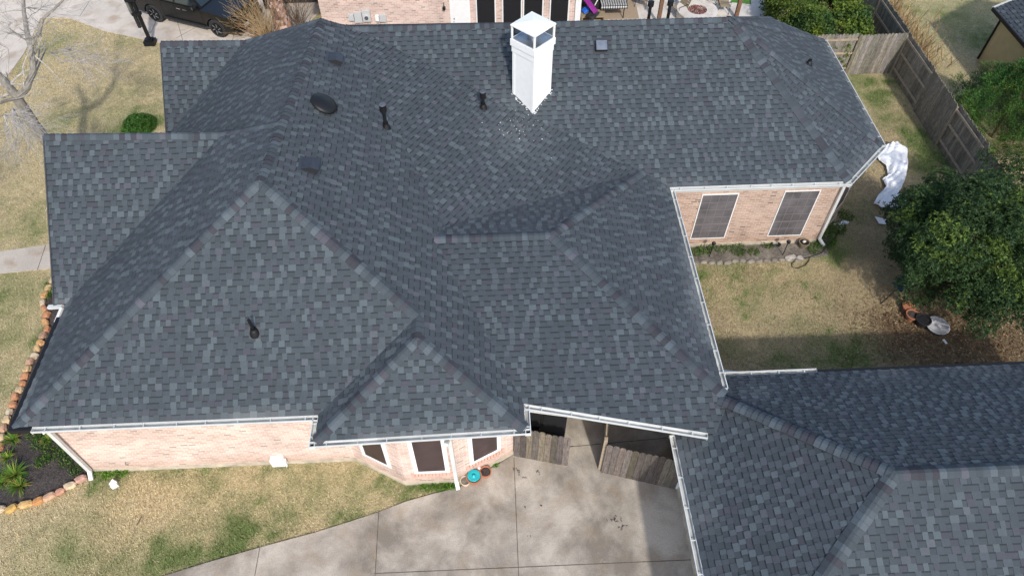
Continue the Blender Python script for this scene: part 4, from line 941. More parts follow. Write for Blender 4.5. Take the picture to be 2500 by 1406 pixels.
def blades_clump(name, c, n, L, wd, cols, label, group, droop=.6, cat='plant', up=.9):
    t = MB(); c = np.array(c, float)
    for i in range(n):
        a = random.uniform(0, 6.28); l = L*random.uniform(.6, 1.1); d = V3(math.cos(a), math.sin(a), 0); s = V3(-math.sin(a), math.cos(a), 0); col = tuple(np.array(random.choice(cols))*random.uniform(.75, 1.25)); e = random.uniform(.35, 1.0)
        prev = None; N_ = 5
        for k in range(N_+1):
            u = k/N_; p = c+d*(l*e*u)+V3(0, 0, l*up*(u-droop*u*u*1.2*e)); w_ = wd*(1-u)**.6*(.6+u)*.9; cur = (p-s*w_, p+s*w_)
            if prev: t.face([prev[0], prev[1], cur[1], cur[0]], 'leaf', col)
            prev = cur
    return tag(t.build(name), label, cat, group)
lily = [((34,1075),.30),((22,1118),.24),((40,1162),.42),((52,1188),.34),((8,1180),.3),((120,1075),.22)]
ll = ['grassy green lily clump nearest the roof corner in the flower bed', 'yellowish lily clump in the middle of the flower bed', 'largest arching lily clump in the dark mulch', 'lily clump with yellow tips close to the orange edging stones', 'lily clump at the left edge of the photo', 'small dark leafy plant under the corner downspout']
for (p, s_), lb in zip(lily, ll): blades_clump('lily_plant', tuple(at(*p, .02)), int(110*s_/.3), s_*1.25, .014, [(.10,.22,.02), (.16,.26,.03), (.06,.14,.02), (.30,.27,.05)], lb, None)
# undergrowth around beds
def weeds(name, spots, label, n=500, hs=.12, cols=((.07,.16,.02),(.12,.20,.03),(.05,.1,.02))):
    P_ = []; 
    for (u, v, r) in spots:
        c = at(u, v, 0); m_ = int(n*r*r*9)+20; a = RNG.uniform(0, 6.28, m_); rr = r*np.sqrt(RNG.random(m_)); P_.append(np.stack([c[0]+rr*np.cos(a), c[1]+rr*np.sin(a), RNG.uniform(0, hs, m_)], -1))
    P_ = np.concatenate(P_); n_ = len(P_); cc = np.array(cols)[RNG.integers(0, len(cols), n_)]*RNG.uniform(.6, 1.3, (n_, 1)); d = RNG.normal(size=(n_, 3)); d[:, 2] = np.abs(d[:, 2])+.4
    o = leaves(name, P_, d, RNG.uniform(.04, .09, n_), .025, cc, None); return tag(o, label, 'weeds', kind='stuff')
weeds('weeds', [(1720,612,.25),(1755,605,.3),(1800,612,.3),(1700,620,.2),(1840,618,.2),(1870,600,.2),(2010,590,.4),(2040,560,.35),(2060,530,.3),(1985,610,.25)], 'low green weeds in the bed and along the rear wall')
weeds('bed_undergrowth', [(110,1080,.3),(130,1110,.25),(105,1130,.2),(170,1120,.3),(190,1150,.2),(90,1060,.25),(130,700,.2),(125,720,.2)], 'low leafy ground cover in the flower bed')
weeds('clover', [(235,1150,.18),(270,1152,.22),(300,1150,.2),(1100,1180,.22),(1075,1183,.2),(1045,1186,.2),(340,308,.4),(1210,1137,.08)], 'patches of bright green ground cover by the walls', 700, .06, ((.10,.24,.02),(.14,.28,.03)))
def pot(name, c, r, H, m, label, group=None, fill=None, cat='pot', rimw=.025):
    t = thing(name, c, label, cat, group); b = MB(); b.lathe(c, [(r*.66, 0), (r*.95, H*.8), (r*1.04, H*.8), (r*1.06, H), (r*.9, H), (r*.82, H*.6), (0, H*.55)], m, 24); b.build('pot_body', t, smooth=False)
    if fill: 
        g = MB(); g.lathe(c, [(r*.86, H*.86), (r*.5, H*.9), (0, H*.88)], fill, 18); g.build('potting_soil', t)
    return t
p = at(1137,1181,0); pot('flower_pot', (p[0], p[1], .03), .13, .2, 'cream', 'small cream pot of dry soil beside the middle downspout', fill='soil')
p = at(1158,1173,0); pt = pot('flower_pot', (p[0], p[1], .03), .20, .26, 'terracotta', 'terracotta planter holding a turquoise glazed dish below the bay', fill='soil')
b = MB(); b.lathe((p[0], p[1], .03), [(0, .20), (.12, .22), (.165, .29), (.172, .30), (.165, .31), (.10, .275), (.03, .27), (.035, .31), (0, .32)], 'turquoise', 24); tag(b.build('glazed_dish', smooth=True), 'bright turquoise glazed dish sitting in the terracotta planter', 'dish')
p = at(1186,1160,0); pot('flower_pot', (p[0], p[1], .03), .15, .22, 'terracotta', 'terracotta pot at the right end of the group by the bay', fill='mulch')
p = at(1170,1156,0); b = MB(); b.lathe((p[0], p[1]+.05, .03), [(.06, 0), (.075, .1), (.06, .2), (.02, .24), (0, .25)], 'white', 14); tag(b.build('white_jug'), 'small white container behind the turquoise dish by the bay wall', 'jug')
p = at(1958,604,0); t = pot('garden_urn', (p[0], p[1], .02), .17, .26, 'urn', 'round brown stone urn at the corner of the rear bed', fill='dark')
rock('pebble_ornament', (p[0], p[1]+.02, .27), (.12, .09, .07), .4, (.6,.55,.46), 'pale ornament resting inside the round brown urn', cat='ornament')
p = at(2213,757,0); pot('flower_pot', (p[0], p[1], 0), .18, .2, 'terracotta', 'upper terracotta pot with a ridged lid under the large tree', fill='terracotta')
p = at(2221,778,0); pot('flower_pot', (p[0], p[1], 0), .19, .24, 'terracotta', 'open terracotta pot below the lidded one under the large tree', fill='mulch')
p = at(2246,792,0); pot('flower_pot', (p[0], p[1], 0), .22, .28, 'matte_black', 'black plastic nursery pot under the large tree', fill='dark')
p = at(2283,802,0); b = MB(); b.lathe((p[0], p[1], .05), [(0, .0), (.2, .03), (.33, .10), (.35, .13), (.33, .13), (.2, .06), (0, .03)], 'dish', 24); t = tag(b.build('shallow_dish', smooth=True), 'rusty white shallow metal dish at the foot of the large tree', 'dish')
p = at(2305,836,0); b = MB(); b.box((p[0], p[1], .05), (.07, .16, .02), 'white', rz=.3); tag(b.build('plant_tag'), 'small white plant tag among fallen leaves', 'tag')
for u, v, ub, vb, lb in ((1740,588,1731,628,'black spoon-shaped solar light standing under the first rear window'), (1925,586,1910,624,'black spoon-shaped solar light beside the round urn')):
    q = at(ub, vb, 0); t = thing('path_light', (q[0], q[1], 0), lb, 'garden light'); b = MB(); tp = (q[0]+.02, q[1]+.02, .62); b.tube([(q[0], q[1], -.03), tp], .014, 'black', 8); b.build('stake', t)
    b = MB(); b.lathe((tp[0], tp[1], .60), [(0, 0), (.055, .01), (.07, .05), (.06, .09), (0, .10)], 'black', 14); b.build('lamp_head', t); b = MB(); b.lathe((tp[0], tp[1], .70), [(.04, 0), (.03, .01), (0, .015)], 'vent', 14); b.build('solar_cell', t)
b = MB(); cc = at(1893,597,.04)
b.tube([(cc[0]+.17*math.cos(a), cc[1]+.1*math.sin(a), .05) for a in np.linspace(0, 6.28, 20)], .02, 'black', 6); b.tube([(cc[0]+.13*math.cos(a), cc[1]+.08*math.sin(a), .08) for a in np.linspace(0, 6.28, 20)], .02, 'black', 6); tag(b.build('hose_coil'), 'small coiled black hose on the dirt below the second rear window', 'hose')
b = MB(); pts = [(2052,560),(2040,580),(2020,600),(2005,618),(1975,628),(1945,635),(1933,643),(1934,652),(1948,655),(1965,648),(1975,636),(1977,626)]
b.tube([tuple(at(u, v, .03)) for u, v in pts], .012, 'black', 6); tag(b.build('garden_hose'), 'thin black hose looping on the lawn by the flagstones', 'hose')
# white debris
def scraps(name, spots, label, cat, m='plastic', size=.06, kind=None, n=12, group=None):
    b = MB()
    for k in range(n):
        u, v, r = random.choice(spots); q = at(u, v, 0); x = q[0]+random.gauss(0, r); y = q[1]+random.gauss(0, r); z_ = random.uniform(.03, .08); a = random.uniform(0, 6.28); s_ = size*random.uniform(.4, 1.2)
        P_ = [V3(x+s_*math.cos(a+t_)*random.uniform(.5, 1), y+s_*math.sin(a+t_)*random.uniform(.5, 1), z_+random.uniform(-.02, .03)) for t_ in (0, 1.5, 3.1, 4.6)]; b.face(P_, m)
    return tag(b.build(name), label, cat, kind=kind)
scraps('torn_scraps', [(2052,552,.12),(2060,545,.08)], 'torn white plastic scraps in the weeds by the rear corner', 'litter', n=22, size=.07, kind='stuff')
p = at(282,1186,0); b = MB(); b.box((p[0], p[1], .08), (.16, .13, .16), 'white', rz=.5); b.face([(p[0]-.1, p[1]-.02, .165), (p[0]+.02, p[1]-.09, .165), (p[0]+.1, p[1]+.03, .17), (p[0]-.02, p[1]+.1, .22)], 'white'); tag(b.build('cleanout_cap'), 'small white block standing on the front lawn', 'utility marker')
b = MB(); q = at(340,1270,.02); b.tube([q+V3(-.03, -.12, 0), q, q+V3(.03, .1, .01)], .012, 'twig', 5, col=(.1, .07, .05)); tag(b.build('twig'), 'short dark twig lying on the front lawn', 'twig')
b = MB()
for (u, v, n_, r_) in ((1500,1268,14,.09),(1515,1285,9,.07),(1318,1150,4,.08),(1255,1145,4,.05),(1268,1155,3,.05),(1276,1165,3,.04),(1322,1232,3,.02),(1290,1308,2,.02),(1280,1237,2,.02)):
    for k in range(n_):
        q = at(u, v, .036)+V3(random.gauss(0, r_), random.gauss(0, r_*.6), 0); a = random.uniform(0, 6.28); l = random.uniform(.02, .09); b.bar(q-V3(math.cos(a)*l/2, math.sin(a)*l/2, 0), q+V3(math.cos(a)*l/2, math.sin(a)*l/2, .004), .012, .008, 'mulch')
tag(b.build('leaf_debris'), 'scattered twigs and dead leaf bits on the driveway', 'debris', kind='stuff')
# fallen leaves
n = 3600; u = RNG.normal(0, 1, n); X_ = []; 
cen = np.array([at(u_, v_, 0)[:2] for u_, v_ in [(2350,860),(2250,830),(2450,870),(2180,790),(2420,850)]]); k = RNG.integers(0, 5, n); sp_ = np.array([1.3, .8, 1.3, .7, 1.0])[k]
P_ = cen[k]+RNG.normal(0, 1, (n, 2))*sp_[:, None]*[1.2, .7]; ok = (P_[:, 1] > 9.5) & (P_[:, 0] > 8.5); P_ = P_[ok]; n = len(P_)
d = RNG.normal(size=(n, 3)); d[:, 2] *= .25; cc = np.array([[.24,.12,.065],[.18,.10,.06],[.36,.24,.13],[.14,.08,.05],[.42,.31,.18]])[RNG.integers(0, 5, n)]*RNG.uniform(.6, 1.2, (n, 1))
tag(leaves('fallen_leaves', np.c_[P_, RNG.uniform(.02, .06, n)], d, RNG.uniform(.05, .1, n), .035, cc, None), 'reddish brown fallen leaves under the large tree', 'leaves', kind='stuff')
# white plastic sheet, crumpled on the side lawn
def sheet():
    L_ = [(2155,364),(2138,388),(2160,410),(2166,432),(2152,442),(2160,462),(2142,480),(2130,502),(2150,512)]; R_ = [(2190,355),(2212,368),(2214,400),(2210,432),(2199,462),(2190,478),(2208,490),(2214,508),(2222,520)]
    nu, nv = 15, 70; grid = []; b = MB()
    for j in range(nv+1):
        t = j/nv*(len(L_)-1); i = min(int(t), len(L_)-2); f = t-i; f_ = f*f*(3-2*f); l = np.array(L_[i])*(1-f_)+np.array(L_[i+1])*f_; r = np.array(R_[i])*(1-f_)+np.array(R_[i+1])*f_; row = []
        for k in range(nu+1):
            s = k/nu; q = l*(1-s)+r*s; p = at(q[0], q[1], 0); z_ = .05+.16*float(vnoise(p[0]*1.0+7, p[1], 4.2, 61))*math.sin(math.pi*s)**.5+.06*abs(math.sin(9*s+t*2.3))+.05*float(vnoise(p[0], p[1], 14, 62)); row.append((p[0], p[1], z_))
        grid.append(row)
    for j in range(nv):
        for k in range(nu): b.face([grid[j][k], grid[j][k+1], grid[j+1][k+1], grid[j+1][k]], 'plastic')
    tag(b.build('plastic_sheet', smooth=False), 'crumpled strip of white plastic sheeting on the side lawn', 'plastic sheet')
    b = MB(); P2 = [at(u_, v_, .06) for u_, v_ in ((2135,528),(2150,532),(2166,536),(2164,548),(2146,546))]; c_ = sum(P2)/5+V3(0, 0, .08)
    for i in range(5): b.face([P2[i], P2[(i+1)%5], c_], 'plastic')
    tag(b.build('plastic_scrap'), 'separate white plastic scrap beside the large tree', 'plastic scrap')
sheet()
# blue sling chair half under the tree
t = thing('folded_tarp', (12.8, 13.9, 0), 'dark blue folding seat on a black leg, half hidden by the large tree', 'chair'); b = MB()
q = [at(2178,690,.55), at(2215,664,.6), at(2235,690,.6), at(2200,712,.55)]; b.face(q, 'blue'); b.face([k-V3(0, 0, .03) for k in q][::-1], 'blue')
for i in range(4): b.face([q[i]-V3(0, 0, .03), q[(i+1)%4]-V3(0, 0, .03), q[(i+1)%4], q[i]], 'blue')
b.build('seat', t); t.name = 'folding_chair'
for a_, z0, c_, z1 in (((2150,742),0,(2192,702),.55), ((2215,735),0,(2225,680),.55), ((2235,700),0,(2200,700),.5)):
    b = MB(); b.tube([at(*a_, z0), at(*c_, z1)], .014, 'black', 6); b.build('leg', t)
# spare length of gutter / ladder behind the garage eave
t = thing('metal_ladder', (5.8, 9.7, 0), 'white ladder lying along the wall behind the garage eave', 'ladder'); b = MB()
for v0 in (905, 916): b.bar(at(1755, v0, .35), at(1816, v0+6, .35), .05, .07, 'white')
b.build('side_rail', t)
for k in range(5): g = MB(); g.bar(at(1764+k*12, 905+k*1.2, .35), at(1764+k*12, 916+k*1.2, .35), .03, .03, 'utility'); g.build('rung', t)
# ================================================================== NEIGHBOURING HOUSE BEHIND
YN = 28.0
nb = thing('neighbour_house', (-1, YN, 0), 'pink brick neighbouring house wall with meters and dark screened windows', 'house')
xa = aty(788, 55, YN)[0]; xb = aty(1098, 20, YN)[0]; xc = aty(1147, 20, YN)[0]; xd = aty(1412, 20, YN)[0]
w_ = wall_mesh([(xa, YN+7), (xa, YN), (xb, YN)], 0, 2.9); w_.build('wall', nb)
w_ = wall_mesh([(xc, YN), (xd-.15, YN), (xd-.15, YN+6)], 0, 2.9); w_.build('wall', nb)
b = MB(); b.box(((xb+xc)/2, YN+.03, 1.25), (xc-xb, .10, 2.5), 'white'); b.box(((xb+xc)/2+.05, YN-.03, 1.2), (xc-xb-.2, .04, 2.2), 'white'); db_ = b.build('door', nb)
b = MB(); b.lathe((xb+.16, YN-.06, 1.32), [(0, 0), (.03, 0), (.03, .03), (0, .05)], 'metalgrey', 8); b.box((xb+.14, YN-.06, 1.2), (.03, .03, .03), 'metalgrey'); b.build('handle', db_)
def nwin(u0, u1):
    x0 = aty(u0, 20, YN)[0]; x1 = aty(u1, 20, YN)[0]; f = MB(); fo = .05
    f.box((x0, YN-.02, 1.35), (fo, .08, 2.3), 'white'); f.box((x1, YN-.02, 1.35), (fo, .08, 2.3), 'white'); f.box(((x0+x1)/2, YN-.02, 2.48), (x1-x0, .08, .06), 'white'); f.box(((x0+x1)/2, YN-.02, .22), (x1-x0, .08, .06), 'white'); o = f.build('window', nb)
    g = MB(); g.box(((x0+x1)/2, YN-.02, 1.35), (x1-x0-fo, .03, 2.2), 'dark'); g.build('pane', o); g = MB(); g.box(((x0+x1)/2, YN-.045, .98), (x1-x0-fo, .02, .03), 'matte_black'); g.build('glazing_bar', o)
for u0, u1 in ((1163,1209),(1227,1273),(1278,1325),(1343,1388)): nwin(u0, u1)
b = MB(); b.box((xd-.02, YN-.03, 1.4), (.24, .12, 2.8), 'white'); b.build('corner_post', nb)
for (u, v, sx, sz, m_) in ((858,42,.24,.28,'utility'),(875,42,.34,.46,'utility'),(895,38,.36,.52,'utility'),(921,44,.17,.24,'white'),(935,44,.30,.30,'utility')):
    q = aty(u, v, YN-.05); g = MB(); g.box((q[0], YN-.08, q[2]), (sx*.92, .14, sz*.95), m_); 
    if u == 895: g.lathe((0, 0, 0), [(0.1, 0)], m_, 3) if False else None; g.tube([(q[0], YN-.14, q[2]-.02), (q[0], YN-.24, q[2]-.02)], .08, 'chrome', 16)
    g.tube([(q[0]+.05, YN-.05, q[2]-sz/2), (q[0]+.05, YN-.05, .0)], .022, 'utility', 8); g.build('meter_box', nb)
q = aty(1084, 12, YN); g = MB(); g.tube([(q[0], YN-.02, q[2]+.1), (q[0], YN-.15, q[2]+.14), (q[0], YN-.16, q[2])], .012, 'black', 6); g.lathe((q[0], YN-.16, q[2]-.14), [(.05, 0), (.065, .02), (.065, .12), (.03, .16), (0, .17)], 'black', 12); g.build('wall_lamp', nb)
# roof of the neighbour, deep eave, out above the frame; carport recess at the left, its inner shade painted as black panels
b = MB()
RP = [(xa-.5, YN-.4, 2.9), (xd+.3, YN-.4, 2.9), (xd+.3, YN+8.4, 2.9), (xa-.5, YN+8.4, 2.9)]; RGa = (xa+3.5, YN+4, 5.4); RGb = (xd-3.5, YN+4, 5.4)
b.face([RP[0], RP[1], RGb, RGa], 'deck'); b.face([RP[1], RP[2], RGb], 'deck'); b.face([RP[2], RP[3], RGa, RGb], 'deck'); b.face([RP[3], RP[0], RGa], 'deck'); b.face([RP[k] for k in (3, 2, 1, 0)], 'white'); b.build('roof', nb)
b = MB(); gx0, gx1 = xa-3.2, xa
b.box(((gx0+gx1)/2, YN+6.5, 1.45), (gx1-gx0, .2, 2.9), 'dark'); b.box((gx0, YN+5, 1.45), (.25, 3.2, 2.9), 'dark'); b.box(((gx0+gx1)/2, YN+4.9, 2.8), (gx1-gx0+.2, 3.6, .2), 'deck'); b.box(((gx0+gx1)/2, YN+3.8, 1.35), (gx1-gx0, .06, 2.5), 'matte_black'); b.build('carport', nb)
# ================================================================== PATIO
flat('outdoor_rug', [tuple(at(1395,52,0)[:2]), tuple(at(1560,48,0)[:2]), tuple(at(1548,-10,0)[:2]), tuple(at(1395,-10,0)[:2])], .04, 'rug', .02).build('outdoor_rug'); tag(bpy.data.objects['outdoor_rug'], 'tan outdoor rug under the gingham table', 'rug')
def post(u, v, r, m, label):
    q = at(u, v, 0); b = MB(); b.box((q[0], q[1], 1.35), (r, r, 2.7), m); b.box((q[0], q[1], .05), (r*1.25, r*1.25, .1), m); return tag(b.build('patio_post'), label, 'post')
post(1606, 62, .16, 'woodpost', 'brown wooden patio post between the dark pipes and the slatted chair'); post(1796, 46, .16, 'woodpost', 'brown wooden patio post beside the green turf corner')
q = at(1500, 30, 0); tb = thing('patio_table', (q[0], q[1], 0), 'patio table on thin metal legs under the gingham cloth', 'table'); zt = .74; tc = at(1496, -6, zt); TL = at(1463, 14, zt); TR = at(1524, 13, zt); wx = TR[0]-TL[0]
b = MB(); b.box((tc[0], TL[1]+.55, zt-.02), (wx, 1.1, .03), 'woodpost'); b.build('tabletop', tb)
for sx in (-1, 1):
    for sy in (-1, 1): b = MB(); b.tube([(tc[0]+sx*wx*.42, TL[1]+.55+sy*.45, 0), (tc[0]+sx*wx*.42, TL[1]+.55+sy*.45, zt)], .022, 'black', 8); b.build('leg', tb)
b = MB(); nx, ny = 22, 22
def gcol(i, j): return (.62, .62, .60) if (i % 2 == 0 and j % 2 == 0) else ((.012, .012, .014) if (i % 2 and j % 2) else (.15, .15, .15))
for i in range(nx):
    for j in range(ny):
        x0 = tc[0]-wx/2-.03+(wx+.06)*i/nx; x1 = tc[0]-wx/2-.03+(wx+.06)*(i+1)/nx; y0 = TL[1]-.02+1.15*j/ny; y1 = TL[1]-.02+1.15*(j+1)/ny; b.face([(x0, y0, zt+.008), (x1, y0, zt+.008), (x1, y1, zt+.008), (x0, y1, zt+.008)], 'cloth', gcol(i, j))
    for j in range(3): z1_ = zt+.008-.06*j; b.face([(x0, TL[1]-.02-.01*j, z1_), (x0, TL[1]-.03-.01*j, z1_-.06), (x1, TL[1]-.03-.01*j, z1_-.06), (x1, TL[1]-.02-.01*j, z1_)], 'cloth', gcol(i, j+1))
tag(b.build('tablecloth'), 'black and white gingham cloth on the patio table', 'tablecloth')
def patio_chair(u, v, rz, label, slat=False):
    q = at(u, v, 0); t = thing('patio_chair', (q[0], q[1], 0), label, 'chair', 'patio chairs'); c = V3(q[0], q[1], 0); X = V3(math.cos(rz), math.sin(rz), 0); Y = V3(-math.sin(rz), math.cos(rz), 0); Z = V3(0, 0, 1)
    b = MB(); b.box(c+Z*.42, (.5, .5, .05), 'fabric', ax=(X, Y, Z)); b.build('seat', t)
    b = MB(); yb = nrm(Z-Y*(-.28)); 
    for k in range(6): b.box(c+Y*(.25+.045*k)+Z*(.47+.095*k), (.48, .03, .085), 'fabric', ax=(X, nrm(np.cross(yb, X)), yb))
    b.build('backrest', t)
    for sx in (-1, 1):
        b = MB(); b.tube([c+X*sx*.27-Y*.25, c+X*sx*.27-Y*.25+Z*.62, c+X*sx*.27+Y*.22+Z*.64], .014, 'black', 6); b.build('leg', t); b = MB(); b.tube([c+X*sx*.27+Y*.35, c+X*sx*.26+Y*.2+Z*.42, c+X*sx*.25+Y*.52+Z*1.05], .014, 'black', 6); b.build('leg', t)
patio_chair(1655, 40, -1.1, 'tan slatted sling chair facing the round fire pit from the left'); patio_chair(1762, 30, 1.5, 'tan metal-framed chair to the right of the round fire pit'); patio_chair(1748, -2, 2.2, 'brown patio chair behind the fire pit, cut by the picture edge')
patio_chair(1512, 8, 3.3, 'dark wire chair tucked beside the gingham table'); patio_chair(1568, 15, 2.6, 'thin dark chair just left of the brown patio post')
q = at(1702, 24, .45); fp = thing('fire_pit', (q[0], q[1], 0), 'round pale fire pit filled with red lava rock', 'fire pit'); b = MB(); b.lathe((q[0], q[1], 0), [(.88, 0), (.88, .40), (.92, .42), (.92, .47), (.44, .47), (.44, .38), (0, .36)], 'paver', 40); b.build('surround', fp)
b = MB()
for k in range(420):
    a = random.uniform(0, 6.28); r_ = .42*math.sqrt(random.random()); s_ = random.uniform(.02, .04); c_ = tuple(np.array(random.choice([(.20,.06,.045),(.28,.12,.10),(.10,.03,.025),(.34,.2,.17)]))*random.uniform(.7, 1.2)); b.box((q[0]+r_*math.cos(a), q[1]+r_*math.sin(a), .41+random.uniform(0, .04)), (s_, s_*.8, s_*.8), 'lava', rz=random.uniform(0, 3), col=c_)
lr_ = b.build('lava_rock', fp); lr_['kind'] = 'stuff'
# cushions and clutter at the corner of the house
t = thing('storage_bench', (*at(1440,40,0)[:2], 0), 'low beige bench at the corner of the neighbouring house', 'bench'); b = MB(); q = at(1448, 36, .4); b.box((q[0], q[1]+.1, .38), (1.1, .55, .08), 'fabric'); b.build('seat', t)
for sx in (-1, 1): b = MB(); b.box((q[0]+sx*.5, q[1]+.1, .17), (.06, .5, .34), 'fabric'); b.build('leg', t)
def cloth_item(name, u, v, z, m, s1, s2, rz, label, cat='cushion', tilt=.2):
    q = at(u, v, z); ax = (V3(math.cos(rz), math.sin(rz), tilt), V3(-math.sin(rz), math.cos(rz), 0), V3(-tilt, 0, 1)); ax = tuple(nrm(k) for k in ax); b = MB()
    for i in range(6):
        for j in range(6):
            def P_(a, c_): x = (a/6-.5)*2; y = (c_/6-.5)*2; return q+ax[0]*x*s1/2+ax[1]*y*s2/2+ax[2]*(.07*(1-x**4)*(1-y**4))+ax[2]*.02*math.sin(5*x+3*y)
            b.face([P_(i, j), P_(i+1, j), P_(i+1, j+1), P_(i, j+1)], m)
    b.face([q+ax[0]*sx*s1/2+ax[1]*sy*s2/2-ax[2]*.03 for sx, sy in ((-1, 1), (1, 1), (1, -1), (-1, -1))], m); return tag(b.build(name, smooth=True), label, cat)
cloth_item('blanket', 1433, 23, .55, 'fabric_blue', .5, .35, .5, 'bright blue cloth bundled beside the corner bench', 'cloth'); cloth_item('folded_umbrella', 1438, 8, .9, 'fabric_purple', 1.0, .3, 2.3, 'magenta folded cloth leaning at the house corner', 'cloth', .6)
cloth_item('dark_jacket', 1446, 36, .5, 'matte_black', .55, .45, .9, 'dark grey cloth draped over the beige bench', 'cloth'); cloth_item('floor_cushion', 1582, 50, .18, 'cream', .5, .45, .3, 'cream cushion on the patio left of the wooden post'); cloth_item('grey_cushion', 1625, 50, .2, 'utility', .5, .4, -.3, 'pale grey cushion right of the wooden post')
b = MB()
for k in range(9):
    u, v = random.uniform(1412, 1460), random.uniform(-8, 16); q = at(u, v, .4); b.box((q[0], q[1], .35), (random.uniform(.2, .5), random.uniform(.2, .5), random.uniform(.3, .7)), 'matte_black', rz=random.uniform(0, 3))
tag(b.build('dark_clutter'), 'dark jumble of patio gear in the shade at the house corner', 'clutter', kind='stuff')
b = MB(); q0 = at(1452, 14, .6); q1 = at(1466, -12, 1.0); b.bar(q0, q1, .04, .02, 'white'); tag(b.build('white_pole'), 'short white pole leaning beside the gingham table', 'pole')
# covered patio roof over the table (above the frame, shades the rug)
t = thing('patio_cover', (8, 33, 0), 'flat patio cover just above the picture edge shading the table', 'patio cover'); b = MB(); b.box(((xd+9.6)/2, 32.6, 2.75), (9.6-xd+.6, 5.2, .15), 'deck'); b.build('roof', t)
for x_ in (xd+.5, 9.6): g = MB(); g.box((x_, 35, 1.35), (.15, .15, 2.7), 'woodpost'); g.build('post', t)
# ================================================================== SHED at the right edge
sh = thing('shed', (22.5, 23, 0), 'tan yellow neighbouring shed with dark shingle roof at the right edge', 'shed'); xs0 = 20.85; ys1 = 26.2; he = 2.2
b = MB(); b.box((23.6, 22.2, 1.1), (4.8, 7.4, 2.2), 'stucco'); b.build('wall', sh)
b = MB(); SL = [V3(xs0, 18.2, he), V3(xs0, ys1, he), V3(24.4, ys1, he+1.9), V3(24.4, 18.2, he+1.9)]; SR = [V3(24.4, 18.2, he+1.9), V3(24.4, ys1, he+1.9), V3(27.9, ys1, he), V3(27.9, 18.2, he)]
pl = plane3_(*SL[:3]); shingles(b, SL, pl); shingles(b, SR, plane3_(*SR[:3])); b.build('roof', sh)
b = MB(); b.face([SL[0]-V3(0, 0, .02), SL[3]-V3(0, 0, .02), SL[2]-V3(0, 0, .02), SL[1]-V3(0, 0, .02)], 'deck'); b.face([k-V3(0, 0, .02) for k in (SR[0], SR[3], SR[2], SR[1])], 'deck'); b.face([V3(21.2, 25.9, he), V3(24.4, 25.9, he+1.78), V3(26.0, 25.9, he+.95), V3(26.0, 25.9, he)], 'stucco'); b.face([V3(21.2, 18.5, he), V3(26.0, 18.5, he), V3(26.0, 18.5, he+.95), V3(24.4, 18.5, he+1.78)], 'stucco'); b.bar(SL[0], SL[1], .06, .14, 'black'); b.bar(SL[1]+V3(0, .02, 0), SL[2]+V3(0, .02, 0), .04, .14, 'utility'); b.build('fascia', sh)
b = MB(); b.tube([(xs0+.35, ys1-.3, he-.05), (21.18, ys1-.35, he-.3), (21.16, ys1-.35, .1)], .045, 'black', 8); b.build('downspout', sh)
